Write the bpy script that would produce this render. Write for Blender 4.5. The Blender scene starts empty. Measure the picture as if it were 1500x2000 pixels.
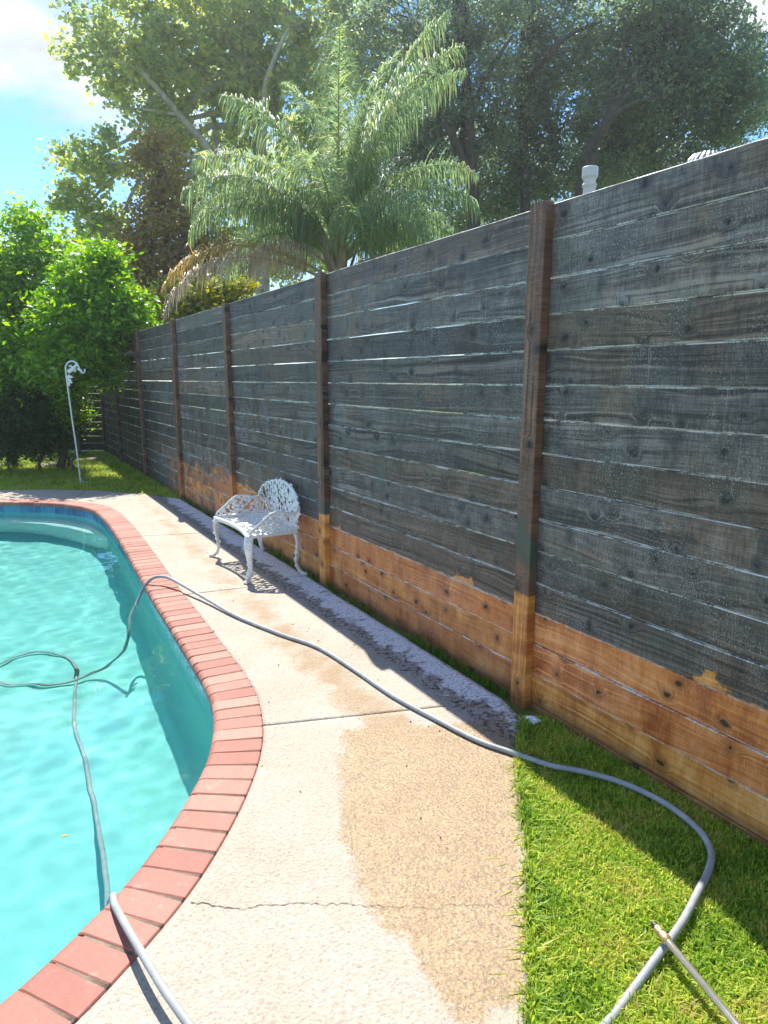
import bpy, bmesh, math, random
import numpy as np
from mathutils import Vector, Matrix

SC = bpy.context.scene
COL = SC.collection
RNG = np.random.default_rng(7)
random.seed(7)
R = math.radians

# ------------------------------------------------------------------ camera
cam_d = bpy.data.cameras.new("camera")
cam = bpy.data.objects.new("camera", cam_d)
COL.objects.link(cam)
cam_d.sensor_fit = 'VERTICAL'
cam_d.sensor_height = 36.0
cam_d.lens = 24.0
cam_d.clip_start = 0.05
cam_d.clip_end = 3000
cam.location = (0, 0, 1.61)
cam.rotation_euler = (R(90 - 11.04), 0, 0)
SC.camera = cam

# ------------------------------------------------------------------ sky, sun, exposure
SHADOW = Vector((0.19, -0.675, -1.0))          # where a shadow falls, per metre of height
SUN_EL = math.atan2(1.0, math.hypot(SHADOW.x, SHADOW.y))
SUN_AZ = math.atan2(-SHADOW.x, -SHADOW.y)      # clockwise from +Y

world = bpy.data.worlds.new("World")
SC.world = world
world.use_nodes = True
wn = world.node_tree.nodes
wl = world.node_tree.links
bg = wn['Background']
sky = wn.new('ShaderNodeTexSky')
sky.sky_type = 'NISHITA'
sky.sun_disc = False
sky.sun_elevation = SUN_EL
sky.sun_rotation = SUN_AZ
sky.air_density = 1.0
sky.dust_density = 0.2
sky.altitude = 1500
sky.ozone_density = 3.0
tc = wn.new('ShaderNodeTexCoord')
sep = wn.new('ShaderNodeSeparateXYZ')
wl.new(tc.outputs['Generated'], sep.inputs[0])
zc = wn.new('ShaderNodeMath'); zc.operation = 'MAXIMUM'; zc.inputs[1].default_value = 0.04
wl.new(sep.outputs[2], zc.inputs[0])
zo = wn.new('ShaderNodeMath'); zo.operation = 'ADD'; zo.inputs[1].default_value = 0.18
wl.new(zc.outputs[0], zo.inputs[0])
dx = wn.new('ShaderNodeMath'); dx.operation = 'DIVIDE'
dy = wn.new('ShaderNodeMath'); dy.operation = 'DIVIDE'
wl.new(sep.outputs[0], dx.inputs[0]); wl.new(zo.outputs[0], dx.inputs[1])
wl.new(sep.outputs[1], dy.inputs[0]); wl.new(zo.outputs[0], dy.inputs[1])
cmb = wn.new('ShaderNodeCombineXYZ')
wl.new(dx.outputs[0], cmb.inputs[0]); wl.new(dy.outputs[0], cmb.inputs[1])
cmb.inputs[2].default_value = 8.8
cn = wn.new('ShaderNodeTexNoise')
cn.inputs['Scale'].default_value = 1.15
cn.inputs['Detail'].default_value = 8
cn.inputs['Roughness'].default_value = 0.55
cn.inputs['Distortion'].default_value = 0.25
wl.new(cmb.outputs[0], cn.inputs['Vector'])
cr = wn.new('ShaderNodeMapRange')
cr.interpolation_type = 'SMOOTHSTEP'
cr.inputs['From Min'].default_value = 0.47
cr.inputs['From Max'].default_value = 0.62
wl.new(cn.outputs[0], cr.inputs['Value'])
cm = wn.new('ShaderNodeMix'); cm.data_type = 'RGBA'
wl.new(cr.outputs[0], cm.inputs[0])
hsv = wn.new('ShaderNodeHueSaturation'); hsv.inputs['Saturation'].default_value = 1.25; hsv.inputs['Value'].default_value = 0.72
wl.new(sky.outputs[0], hsv.inputs['Color'])
wl.new(hsv.outputs[0], cm.inputs[6])
cs = wn.new('ShaderNodeTexNoise')
cs.inputs['Scale'].default_value = 3.1
cs.inputs['Detail'].default_value = 6
wl.new(cmb.outputs[0], cs.inputs['Vector'])
cc = wn.new('ShaderNodeMix'); cc.data_type = 'RGBA'
cc.inputs[6].default_value = (1.9, 2.05, 2.3, 1)
cc.inputs[7].default_value = (3.3, 3.35, 3.45, 1)
cs2 = wn.new('ShaderNodeMapRange'); cs2.inputs['From Min'].default_value = 0.35; cs2.inputs['From Max'].default_value = 0.65
wl.new(cs.outputs[0], cs2.inputs['Value'])
wl.new(cs2.outputs[0], cc.inputs[0])
wl.new(cc.outputs[2], cm.inputs[7])
wl.new(cm.outputs[2], bg.inputs[0])
bg.inputs[1].default_value = 0.15

sun_d = bpy.data.lights.new("sun", 'SUN')
sun_d.energy = 3.7
sun_d.angle = R(0.5)
sun_d.color = (1.0, 0.95, 0.86)
sun_d.cycles.is_caustics_light = True
sun = bpy.data.objects.new("sun", sun_d)
sun.rotation_euler = SHADOW.to_track_quat('-Z', 'Y').to_euler()
sun.location = (-4, 14, 20)
COL.objects.link(sun)

SC.view_settings.view_transform = 'Standard'
SC.view_settings.look = 'None'
SC.view_settings.gamma = 1
SC.view_settings.exposure = 1.4
SC.view_settings.use_curve_mapping = False
SC.cycles.max_bounces = 10
SC.cycles.transparent_max_bounces = 12

# ------------------------------------------------------------------ frame of the long fence
BH = 0.157                                     # board pitch of the fence
P0 = Vector((0.664, 3.129, 0))
D = Vector((-0.498, 0.867, 0)).normalized()    # along the fence, away
Nn = Vector((-D.y, D.x, 0))                    # towards the pool


def fp(a, off, z=0.0):
    return P0 + D * a + Nn * off + Vector((0, 0, z))


FENCE_ROT = math.atan2(-D.y, -D.x)             # local +x runs back towards the viewer, +y behind the fence


# ------------------------------------------------------------------ helpers: nodes
class G:
    def __init__(self, name):
        self.m = bpy.data.materials.new(name)
        self.m.use_nodes = True
        self.t = self.m.node_tree
        self.b = self.t.nodes['Principled BSDF']
        self.o = self.t.nodes['Material Output']

    def put(self, s, v):
        if isinstance(v, bpy.types.NodeSocket):
            self.t.links.new(v, s)
        elif isinstance(v, (tuple, list)):
            v = tuple(v)
            if len(s.default_value) == 4 and len(v) == 3:
                v = v + (1,)
            s.default_value = v
        else:
            s.default_value = v

    def n(self, ty):
        return self.t.nodes.new('ShaderNode' + ty)

    def math(self, op, a, b=0.0, c=None, clamp=False):
        n = self.n('Math'); n.operation = op; n.use_clamp = clamp
        self.put(n.inputs[0], a); self.put(n.inputs[1], b)
        if c is not None:
            self.put(n.inputs[2], c)
        return n.outputs[0]

    def vm(self, op, a, b=(0, 0, 0)):
        n = self.n('VectorMath'); n.operation = op
        self.put(n.inputs[0], a); self.put(n.inputs[1], b)
        return n.outputs['Value'] if op in ('DOT_PRODUCT', 'LENGTH', 'DISTANCE') else n.outputs[0]

    def mix(self, f, a, b, blend='MIX'):
        n = self.n('Mix'); n.data_type = 'RGBA'; n.blend_type = blend
        self.put(n.inputs[0], f); self.put(n.inputs[6], a); self.put(n.inputs[7], b)
        return n.outputs[2]

    def noise(self, v, scale, detail=2, rough=0.5, dist=0.0, col=False):
        n = self.n('TexNoise')
        if v is not None:
            self.put(n.inputs['Vector'], v)
        n.inputs['Scale'].default_value = scale
        n.inputs['Detail'].default_value = detail
        n.inputs['Roughness'].default_value = rough
        n.inputs['Distortion'].default_value = dist
        return n.outputs['Color' if col else 0]

    def vor(self, v, scale, feature='F1', out='Distance', rnd=1.0, dims='3D'):
        n = self.n('TexVoronoi'); n.feature = feature; n.voronoi_dimensions = dims
        if v is not None:
            self.put(n.inputs['Vector'], v)
        n.inputs['Scale'].default_value = scale
        n.inputs['Randomness'].default_value = rnd
        return n.outputs[out]

    def mr(self, v, a, b, c=0.0, d=1.0, smooth=True):
        n = self.n('MapRange'); n.interpolation_type = 'SMOOTHSTEP' if smooth else 'LINEAR'
        self.put(n.inputs['Value'], v)
        for k, x in (('From Min', a), ('From Max', b), ('To Min', c), ('To Max', d)):
            self.put(n.inputs[k], x)
        return n.outputs[0]

    def ramp(self, f, stops):
        n = self.n('ValToRGB')
        e = n.color_ramp.elements
        while len(e) < len(stops):
            e.new(0.5)
        for q, (p, c) in zip(e, stops):
            q.position = p; q.color = (*c, 1)
        self.put(n.inputs[0], f)
        return n.outputs[0]

    def coord(self, w='Object'):
        return self.n('TexCoord').outputs[w]

    def pos(self):
        return self.n('NewGeometry').outputs['Position']

    def island(self):
        return self.n('NewGeometry').outputs['Random Per Island']

    def orand(self):
        return self.n('ObjectInfo').outputs['Random']

    def xyz(self, v):
        n = self.n('SeparateXYZ'); self.put(n.inputs[0], v)
        return n.outputs[0], n.outputs[1], n.outputs[2]

    def cxyz(self, x, y, z):
        n = self.n('CombineXYZ')
        for s, v in zip(n.inputs, (x, y, z)):
            self.put(s, v)
        return n.outputs[0]

    def attr(self, name, out='Fac'):
        n = self.n('Attribute'); n.attribute_name = name
        return n.outputs[out]

    def bump(self, h, strength=0.3, dist=0.01):
        n = self.n('Bump')
        n.inputs['Strength'].default_value = strength
        n.inputs['Distance'].default_value = dist
        self.put(n.inputs['Height'], h)
        self.put(self.b.inputs['Normal'], n.outputs[0])

    def done(self, color=None, rough=None, spec=None, metal=None):
        if color is not None:
            self.put(self.b.inputs['Base Color'], color)
        if rough is not None:
            self.put(self.b.inputs['Roughness'], rough)
        if spec is not None:
            self.put(self.b.inputs['Specular IOR Level'], spec)
        if metal is not None:
            self.put(self.b.inputs['Metallic'], metal)
        return self.m


# ------------------------------------------------------------------ helpers: meshes
class MB:
    """collects shapes and links them as one mesh object"""
    def __init__(self):
        self.v = []; self.f = []

    def add(self, vs, fs):
        b = len(self.v)
        self.v.extend([tuple(p) for p in vs])
        self.f.extend([tuple(i + b for i in f) for f in fs])

    def box(self, c, s, rot=None):
        c = Vector(c); h = Vector(s) / 2
        vs = []
        for x in (-1, 1):
            for y in (-1, 1):
                for z in (-1, 1):
                    p = Vector((x * h.x, y * h.y, z * h.z))
                    if rot is not None:
                        p = rot @ p
                    vs.append(c + p)
        self.add(vs, [(0, 1, 3, 2), (4, 6, 7, 5), (0, 4, 5, 1), (2, 3, 7, 6), (0, 2, 6, 4), (1, 5, 7, 3)])

    def tube(self, pts, rad, seg=8, flat=None, cap=True):
        """rad: number or list; flat: (vector, factor) squashes the section along that vector"""
        pts = [Vector(p) for p in pts]
        n = len(pts)
        if not isinstance(rad, (list, tuple, np.ndarray)):
            rad = [rad] * n
        rings = []
        prev = None
        for i, p in enumerate(pts):
            t = (pts[min(i + 1, n - 1)] - pts[max(i - 1, 0)])
            if t.length < 1e-9:
                t = Vector((0, 0, 1))
            t.normalize()
            if prev is None:
                a = Vector((0, 0, 1)) if abs(t.z) < 0.9 else Vector((1, 0, 0))
                u = t.cross(a).normalized()
            else:
                u = prev - t * prev.dot(t)
                u = u.normalized() if u.length > 1e-6 else t.orthogonal().normalized()
            prev = u
            w = t.cross(u)
            ring = []
            for k in range(seg):
                an = 2 * math.pi * k / seg
                q = (u * math.cos(an) + w * math.sin(an)) * rad[i]
                if flat is not None:
                    fv, ff = flat
                    q = q - fv * (q.dot(fv) * (1 - ff))
                ring.append(p + q)
            rings.append(ring)
        vs = [q for r in rings for q in r]
        fs = []
        for i in range(n - 1):
            for k in range(seg):
                a = i * seg + k; b = i * seg + (k + 1) % seg
                fs.append((a, b, b + seg, a + seg))
        if cap:
            fs.append(tuple(range(seg))[::-1])
            fs.append(tuple((n - 1) * seg + k for k in range(seg)))
        self.add(vs, fs)

    def lathe(self, c, prof, seg=16, axis=None):
        """prof: list of (radius, height) from bottom to top"""
        c = Vector(c)
        q = Matrix.Identity(3) if axis is None else Vector(axis).to_track_quat('Z', 'Y').to_matrix()
        vs = []
        for r, z in prof:
            for k in range(seg):
                a = 2 * math.pi * k / seg
                vs.append(c + q @ Vector((r * math.cos(a), r * math.sin(a), z)))
        fs = []
        for i in range(len(prof) - 1):
            for k in range(seg):
                a = i * seg + k; b = i * seg + (k + 1) % seg
                fs.append((a, b, b + seg, a + seg))
        fs.append(tuple(range(seg))[::-1])
        fs.append(tuple((len(prof) - 1) * seg + k for k in range(seg)))
        self.add(vs, fs)

    def plate(self, c, outline, u, w, th, dome=0.0):
        """flat cut-out: outline in (u, w) coordinates, thickness th along u x w, centre pushed out by dome"""
        c = Vector(c); nrm = u.cross(w).normalized()
        k = len(outline)
        fr = [c + u * x + w * y + nrm * th / 2 for x, y in outline]
        bk = [c + u * x + w * y - nrm * th / 2 for x, y in outline]
        vs = fr + bk + [c + nrm * (th / 2 + dome), c - nrm * (th / 2)]
        fs = []
        for i in range(k):
            j = (i + 1) % k
            fs += [(i, j, 2 * k), (k + j, k + i, 2 * k + 1), (j, i, k + i, k + j)]
        self.add(vs, fs)

    def mesh(self, name, mat, smooth=False):
        me = bpy.data.meshes.new(name)
        me.from_pydata(self.v, [], self.f)
        if mat is not None:
            me.materials.append(mat)
        if smooth:
            me.polygons.foreach_set('use_smooth', [True] * len(me.polygons))
        me.update()
        return me

    def build(self, name, mat, parent=None, smooth=False, loc=None):
        return link(name, self.mesh(name, mat, smooth), parent, loc)


def link(name, me, parent=None, loc=None, rotz=None):
    o = bpy.data.objects.new(name, me)
    COL.objects.link(o)
    if parent is not None:
        o.parent = parent
    if loc is not None:
        o.location = loc
    if rotz is not None:
        o.rotation_euler = (0, 0, rotz)
    return o


def empty(name, loc=(0, 0, 0), rotz=0.0):
    o = link(name, None, None, loc, rotz)
    o.empty_display_size = 0.2
    return o


def tag(o, label=None, cat=None, group=None, kind=None):
    if label: o['label'] = label
    if cat: o['category'] = cat
    if group: o['group'] = group
    if kind: o['kind'] = kind
    return o


def np_mesh(name, verts, faces_quads, mat, smooth=False):
    """fast mesh from numpy arrays, all faces with the same number of corners"""
    me = bpy.data.meshes.new(name)
    nv = len(verts); nf, k = faces_quads.shape
    me.vertices.add(nv)
    me.vertices.foreach_set('co', verts.astype(np.float32).ravel())
    me.loops.add(nf * k)
    me.loops.foreach_set('vertex_index', faces_quads.astype(np.int32).ravel())
    me.polygons.add(nf)
    me.polygons.foreach_set('loop_start', np.arange(0, nf * k, k, dtype=np.int32))
    me.polygons.foreach_set('loop_total', np.full(nf, k, dtype=np.int32))
    if smooth:
        me.polygons.foreach_set('use_smooth', np.ones(nf, dtype=bool))
    if mat is not None:
        me.materials.append(mat)
    me.update(calc_edges=True)
    me.validate()
    return me


def spline(pts, per=8, closed=False):
    """Catmull-Rom through points"""
    p = np.array(pts, float)
    n = len(p)
    out = []
    rng = range(n if closed else n - 1)
    for i in rng:
        if closed:
            a, b, c, d = p[(i - 1) % n], p[i], p[(i + 1) % n], p[(i + 2) % n]
        else:
            a, b, c, d = p[max(i - 1, 0)], p[i], p[i + 1], p[min(i + 2, n - 1)]
        for k in range(per):
            t = k / per
            out.append(0.5 * ((2 * b) + (c - a) * t + (2 * a - 5 * b + 4 * c - d) * t * t + (3 * b - a - 3 * c + d) * t ** 3))
    if not closed:
        out.append(p[-1])
    return np.array(out)


def resample(p, step, closed=False):
    q = np.vstack([p, p[:1]]) if closed else p
    s = np.concatenate([[0], np.cumsum(np.linalg.norm(np.diff(q, axis=0), axis=1))])
    n = max(3, int(round(s[-1] / step)))
    t = np.linspace(0, s[-1], n + 1)
    if closed:
        t = t[:-1]
    return np.stack([np.interp(t, s, q[:, k]) for k in range(q.shape[1])], 1), s[-1]


def offset(p, dist):
    """closed curve, positive = to the left of its direction"""
    t = np.roll(p, -1, 0) - np.roll(p, 1, 0)
    t /= np.linalg.norm(t, axis=1)[:, None]
    return p + np.stack([-t[:, 1], t[:, 0]], 1) * dist


def inside(poly, pts):
    x, y = pts[:, 0], pts[:, 1]
    res = np.zeros(len(pts), bool)
    n = len(poly)
    j = n - 1
    for i in range(n):
        xi, yi = poly[i]; xj, yj = poly[j]
        c = ((yi > y) != (yj > y))
        with np.errstate(divide='ignore', invalid='ignore'):
            xx = (xj - xi) * (y - yi) / (yj - yi + 1e-12) + xi
        res ^= c & (x < xx)
        j = i
    return res


# ------------------------------------------------------------------ materials
def wood_material(name, post=False):
    g = G(name)
    co = g.coord('Object')
    rnd = g.orand()
    x, y, z = g.xyz(co)
    if post:
        x, z = z, x
    r1 = g.math('MULTIPLY', rnd, 91.7)
    xs = g.math('ADD', x, r1)
    # knots
    kv = g.cxyz(g.math('MULTIPLY', xs, 4.6), g.math('ADD', g.math('MULTIPLY', r1, 3.0), g.math('MULTIPLY', z, 5.2)), 0.0)
    kv = g.vm('ADD', kv, g.vm('MULTIPLY', g.vm('SUBTRACT', g.noise(g.vm('MULTIPLY', co, (14, 14, 14)), 1.0, 2, 0.5, col=True), (0.5, 0.5, 0.5)), (0.22, 0.16, 0.0)))
    kd = g.vor(kv, 1.0, dims='2D')
    kc = g.xyz(g.vor(kv, 1.0, out='Color', dims='2D'))[0]
    kon = g.math('GREATER_THAN', kc, 0.28)
    ksz = g.math('MULTIPLY_ADD', kc, 0.095, 0.015)
    knot = g.math('MULTIPLY', g.mr(kd, g.math('MULTIPLY', ksz, 0.5), ksz, 1, 0), kon)
    halo = g.math('MULTIPLY', g.mr(kd, 0.03, 0.27, 1, 0), kon)
    # grain
    warp = g.noise(g.cxyz(g.math('MULTIPLY', xs, 0.9), r1, g.math('MULTIPLY', z, 5.0)), 1.0, 2, 0.5)
    gz = g.math('ADD', g.math('MULTIPLY', z, 62.0), g.math('ADD', g.math('MULTIPLY', warp, 11.0), g.math('MULTIPLY', halo, 3.2)))
    ring = g.mr(g.noise(g.cxyz(g.math('MULTIPLY', xs, 0.5), r1, gz), 1.0, 3, 0.6), 0.34, 0.66, 0, 1, False)
    rmask = g.mr(g.noise(g.cxyz(g.math('MULTIPLY', xs, 1.1), r1, g.math('MULTIPLY', z, 6.0)), 1.0, 2, 0.5), 0.38, 0.66, 0.12, 1.0)
    ring = g.math('MULTIPLY_ADD', g.math('SUBTRACT', ring, 0.5), rmask, 0.5)
    fib = g.noise(g.cxyz(g.math('MULTIPLY', xs, 9.0), r1, g.math('MULTIPLY', z, 420.0)), 1.0, 3, 0.6)
    saw = g.noise(g.cxyz(g.math('MULTIPLY', xs, 130.0), r1, g.math('MULTIPLY', z, 22.0)), 1.0, 2, 0.6)
    runs = g.noise(g.cxyz(g.math('MULTIPLY', xs, 10.0), r1, g.math('MULTIPLY', z, 4.0)), 1.0, 4, 0.6)
    blot = g.noise(g.pos(), 2.6, 4, 0.6)
    tone = g.math('ADD', g.math('MULTIPLY', ring, 0.30), g.math('ADD', g.math('MULTIPLY', fib, 0.35), g.math('ADD', g.math('MULTIPLY', saw, 0.22), g.math('MULTIPLY', runs, 0.30))))
    # dirty, mildewed wood
    if post:
        dark = g.ramp(tone, [(0.46, (0.045, 0.022, 0.014)), (0.58, (0.150, 0.076, 0.048)), (0.70, (0.27, 0.165, 0.11))])
        green = g.mr(g.noise(g.pos(), 3.2, 3), 0.5, 0.7)
        lowz = g.mr(g.xyz(g.pos())[2], 1.35, 0.9)
        dark = g.mix(g.math('MULTIPLY', green, lowz), dark, (0.075, 0.088, 0.066))
    else:
        dark = g.ramp(tone, [(0.46, (0.017, 0.0155, 0.0145)), (0.585, (0.064, 0.059, 0.054)), (0.72, (0.165, 0.156, 0.144))])
        brown = g.ramp(tone, [(0.46, (0.026, 0.018, 0.013)), (0.585, (0.092, 0.063, 0.044)), (0.72, (0.19, 0.145, 0.108))])
        bsel = g.math('GREATER_THAN', g.math('FRACT', g.math('MULTIPLY', rnd, 7.31)), 0.72)
        dark = g.mix(g.math('MULTIPLY', bsel, 0.85), dark, brown)
        dark = g.mix(g.math('MULTIPLY', g.mr(blot, 0.48, 0.66), 0.75), dark, brown)
        dark = g.mix(g.math('MULTIPLY', g.mr(g.noise(g.pos(), 1.7, 3, 0.5, 0.6), 0.55, 0.68), 0.45), dark, (0.052, 0.068, 0.060))
        val = g.math('MULTIPLY_ADD', g.math('FRACT', g.math('MULTIPLY', rnd, 13.7)), 1.0, 0.90)
        hv = g.n('HueSaturation'); g.put(hv.inputs['Value'], val); g.put(hv.inputs['Color'], dark)
        dark = hv.outputs[0]
    dark = g.mix(g.math('MULTIPLY', halo, 0.55), dark, (0.022, 0.022, 0.024))
    dark = g.mix(knot, dark, (0.018, 0.015, 0.014))
    if not post:
        smg = g.mr(g.noise(g.cxyz(g.math('MULTIPLY', xs, 9.0), r1, g.math('MULTIPLY', z, 5.0)), 1.0, 4, 0.65), 0.56, 0.70)
        dark = g.mix(g.math('MULTIPLY', smg, 0.6), dark, (0.030, 0.031, 0.034))
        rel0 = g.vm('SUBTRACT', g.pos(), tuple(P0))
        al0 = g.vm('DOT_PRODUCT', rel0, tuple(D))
        soak_shade = g.math('MULTIPLY', g.mr(al0, 8.0, 9.4), g.mr(g.math('SUBTRACT', g.xyz(g.pos())[2], g.math('MULTIPLY', blot, 0.7)), 1.30, 1.05))  # wet stain at the far end, enlarged to paint in the trees' shade
        dark = g.mix(g.math('MULTIPLY', soak_shade, 0.85), dark, (0.012, 0.011, 0.014))
    # washed wood
    tc_ = g.math('ADD', g.math('MULTIPLY', ring, 0.21), g.math('ADD', g.math('MULTIPLY', fib, 0.28), g.math('ADD', g.math('MULTIPLY', saw, 0.14), g.math('MULTIPLY', runs, 0.48))))
    clean = g.ramp(tc_, [(0.43, (0.30, 0.090, 0.018)), (0.56, (0.56, 0.225, 0.050)), (0.70, (0.74, 0.39, 0.14))])
    cv = g.math('MULTIPLY_ADD', g.math('FRACT', g.math('MULTIPLY', rnd, 5.9)), 0.42, 0.80)
    hc = g.n('HueSaturation'); g.put(hc.inputs['Value'], cv); g.put(hc.inputs['Color'], clean)
    g.put(hc.inputs['Hue'], g.math('MULTIPLY_ADD', g.math('FRACT', g.math('MULTIPLY', rnd, 3.3)), 0.022, 0.488))
    clean = hc.outputs[0]
    clean = g.mix(g.math('MULTIPLY', halo, 0.62), clean, (0.17, 0.052, 0.015))
    clean = g.mix(knot, clean, (0.045, 0.020, 0.010))
    hair = g.mr(saw, 0.62, 0.80)
    clean = g.mix(g.math('MULTIPLY', hair, 0.30), clean, (0.62, 0.42, 0.26))
    # where the washing has got to: a ragged line that follows a board edge
    P = g.pos()
    rel = g.vm('SUBTRACT', P, tuple(P0))
    al = g.vm('DOT_PRODUCT', rel, tuple(D))
    pz = g.xyz(P)[2]
    n1 = g.noise(g.cxyz(al, 0.0, 0.0), 2.6, 2, 0.5)
    n2 = g.noise(g.cxyz(al, 4.0, g.math('MULTIPLY', pz, 1.0)), 2.3, 2, 0.5)
    nj = g.math('SUBTRACT', g.noise(P, 13.0, 4, 0.65), 0.5)
    hump = g.math('MULTIPLY', g.mr(g.math('ADD', n1, g.math('MULTIPLY', nj, 0.35)), 0.54, 0.72), 0.06)
    base = 0.575 if post else 0.485
    lim = g.math('ADD', base, hump)
    lim = g.math('ADD', lim, g.math('MULTIPLY', g.math('SUBTRACT', g.noise(P, 16.0, 4, 0.6), 0.5), 0.05))
    far = g.mr(al, 3.9, 4.6)
    lim = g.math('ADD', lim, g.math('MULTIPLY', far, g.math('MULTIPLY', g.math('SUBTRACT', n2, 0.42), 0.55)))
    washed = g.math('MULTIPLY', g.mr(g.math('SUBTRACT', lim, pz), -0.006, 0.010), g.mr(al, 6.6, 8.4, 1, 0))
    patch = g.mr(g.noise(P, 5.5, 4, 0.6), 0.40, 0.62)
    washed = g.math('MULTIPLY', washed, g.math('SUBTRACT', 1.0, g.math('MULTIPLY', g.math('MULTIPLY', g.mr(al, 4.4, 5.4), 0.75), patch)))
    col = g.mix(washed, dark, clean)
    # dried soap: fine pale flecks and trickles
    fl = g.noise(g.cxyz(g.math('MULTIPLY', xs, 210.0), 0.0, g.math('MULTIPLY', z, 90.0)), 1.0, 2, 0.7)
    fm = g.mr(g.noise(P, 3.4, 4, 0.65), 0.40, 0.64)
    fleck = g.math('MULTIPLY', g.mr(fl, 0.56, 0.66), fm)
    trick = g.math('MULTIPLY', g.mr(g.noise(g.cxyz(g.math('MULTIPLY', xs, 55.0), 0.0, g.math('MULTIPLY', z, 2.4)), 1.0, 2, 0.7), 0.64, 0.72), fm)
    amt = 0.12 if post else 0.5
    col = g.mix(g.math('MULTIPLY', g.math('MAXIMUM', fleck, g.math('MULTIPLY', trick, 0.5)), amt), col, (0.62, 0.65, 0.64))
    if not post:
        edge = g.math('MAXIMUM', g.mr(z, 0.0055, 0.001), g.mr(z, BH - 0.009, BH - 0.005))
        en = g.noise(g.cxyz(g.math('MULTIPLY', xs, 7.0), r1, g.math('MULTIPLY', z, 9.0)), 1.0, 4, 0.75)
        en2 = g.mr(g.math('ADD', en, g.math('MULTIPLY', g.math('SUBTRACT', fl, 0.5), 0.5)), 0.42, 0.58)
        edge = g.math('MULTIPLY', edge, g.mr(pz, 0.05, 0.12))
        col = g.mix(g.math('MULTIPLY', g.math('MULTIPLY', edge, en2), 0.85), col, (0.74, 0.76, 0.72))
    # bottom edge stays damp and dirty
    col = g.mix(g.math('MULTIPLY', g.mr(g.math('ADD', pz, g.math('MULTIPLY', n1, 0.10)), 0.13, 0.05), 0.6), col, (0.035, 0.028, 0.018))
    h = g.math('ADD', g.math('MULTIPLY', ring, 0.5), g.math('ADD', g.math('MULTIPLY', fib, 0.6), g.math('MULTIPLY', saw, 0.35)))
    h = g.math('SUBTRACT', h, g.math('MULTIPLY', knot, 0.8))
    g.bump(h, 0.45, 0.0022)
    rough = g.mr(runs, 0.35, 0.7, 0.42, 0.72)
    return g.done(col, rough, 0.45)


def leaf_material(name, c0, c1, c2, trans=0.4, tcol=None, rough=0.42, spec=0.35, tval=1.0):
    g = G(name)
    r = g.island()
    big = g.noise(g.pos(), 0.55, 2, 0.6)
    f = g.math('ADD', g.math('MULTIPLY', r, 0.62), g.math('MULTIPLY', big, 0.45))
    col = g.ramp(f, [(0.18, c0), (0.55, c1), (0.90, c2)])
    g.done(col, rough, spec)
    tb = g.n('BsdfTranslucent')
    tcv = g.n('HueSaturation')
    g.put(tcv.inputs['Color'], col)
    tcv.inputs['Hue'].default_value = 0.485
    tcv.inputs['Saturation'].default_value = 1.15
    tcv.inputs['Value'].default_value = 2.0 * tval
    g.put(tb.inputs['Color'], tcv.outputs[0])
    mx = g.n('MixShader')
    mx.inputs[0].default_value = trans
    g.put(mx.inputs[1], g.b.outputs[0]); g.put(mx.inputs[2], tb.outputs[0])
    g.put(g.o.inputs[0], mx.outputs[0])
    return g.m


def bark_material(name, c0, c1, scale=6.0, stretch=0.25, bump=0.6):
    g = G(name)
    co = g.vm('MULTIPLY', g.coord('Object'), (1, 1, stretch))
    n = g.noise(co, scale, 5, 0.65, 0.3)
    v = g.vor(co, scale * 1.6)
    col = g.ramp(g.math('ADD', g.math('MULTIPLY', n, 0.7), g.math('MULTIPLY', v, 0.3)), [(0.3, c0), (0.7, c1)])
    g.bump(g.math('ADD', n, v), bump, 0.03)
    return g.done(col, 0.85, 0.2)


def plain(name, c, rough=0.5, spec=0.5, metal=0.0, var=0.15, scale=20.0, bump=0.0, bscale=80.0):
    g = G(name)
    n = g.noise(g.coord('Object'), scale, 4, 0.6)
    lo = tuple(x * (1 - var) for x in c); hi = tuple(min(1, x * (1 + var)) for x in c)
    col = g.ramp(n, [(0.3, lo), (0.7, hi)])
    if bump:
        g.bump(g.noise(g.coord('Object'), bscale, 4, 0.6), bump, 0.004)
    return g.done(col, rough, spec, metal)


M = {}
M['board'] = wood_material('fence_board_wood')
M['post'] = wood_material('fence_post_wood', post=True)
M['backboard'] = plain('back_fence_wood', (0.055, 0.048, 0.045), 0.7, 0.3, var=0.4, scale=7)
M['soil'] = plain('soil', (0.10, 0.075, 0.048), 0.95, 0.1, var=0.5, scale=9, bump=0.8, bscale=60)

# lawn ground
g = G('lawn_ground')
n = g.noise(g.pos(), 9.0, 5, 0.65)
n2 = g.noise(g.pos(), 1.3, 3, 0.6)
col = g.ramp(g.math('ADD', g.math('MULTIPLY', n, 0.7), g.math('MULTIPLY', n2, 0.3)),
             [(0.3, (0.075, 0.090, 0.022)), (0.55, (0.140, 0.180, 0.036)), (0.8, (0.27, 0.24, 0.095))])
g.bump(n, 0.8, 0.02)
M['lawn'] = g.done(col, 0.95, 0.1)


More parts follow.
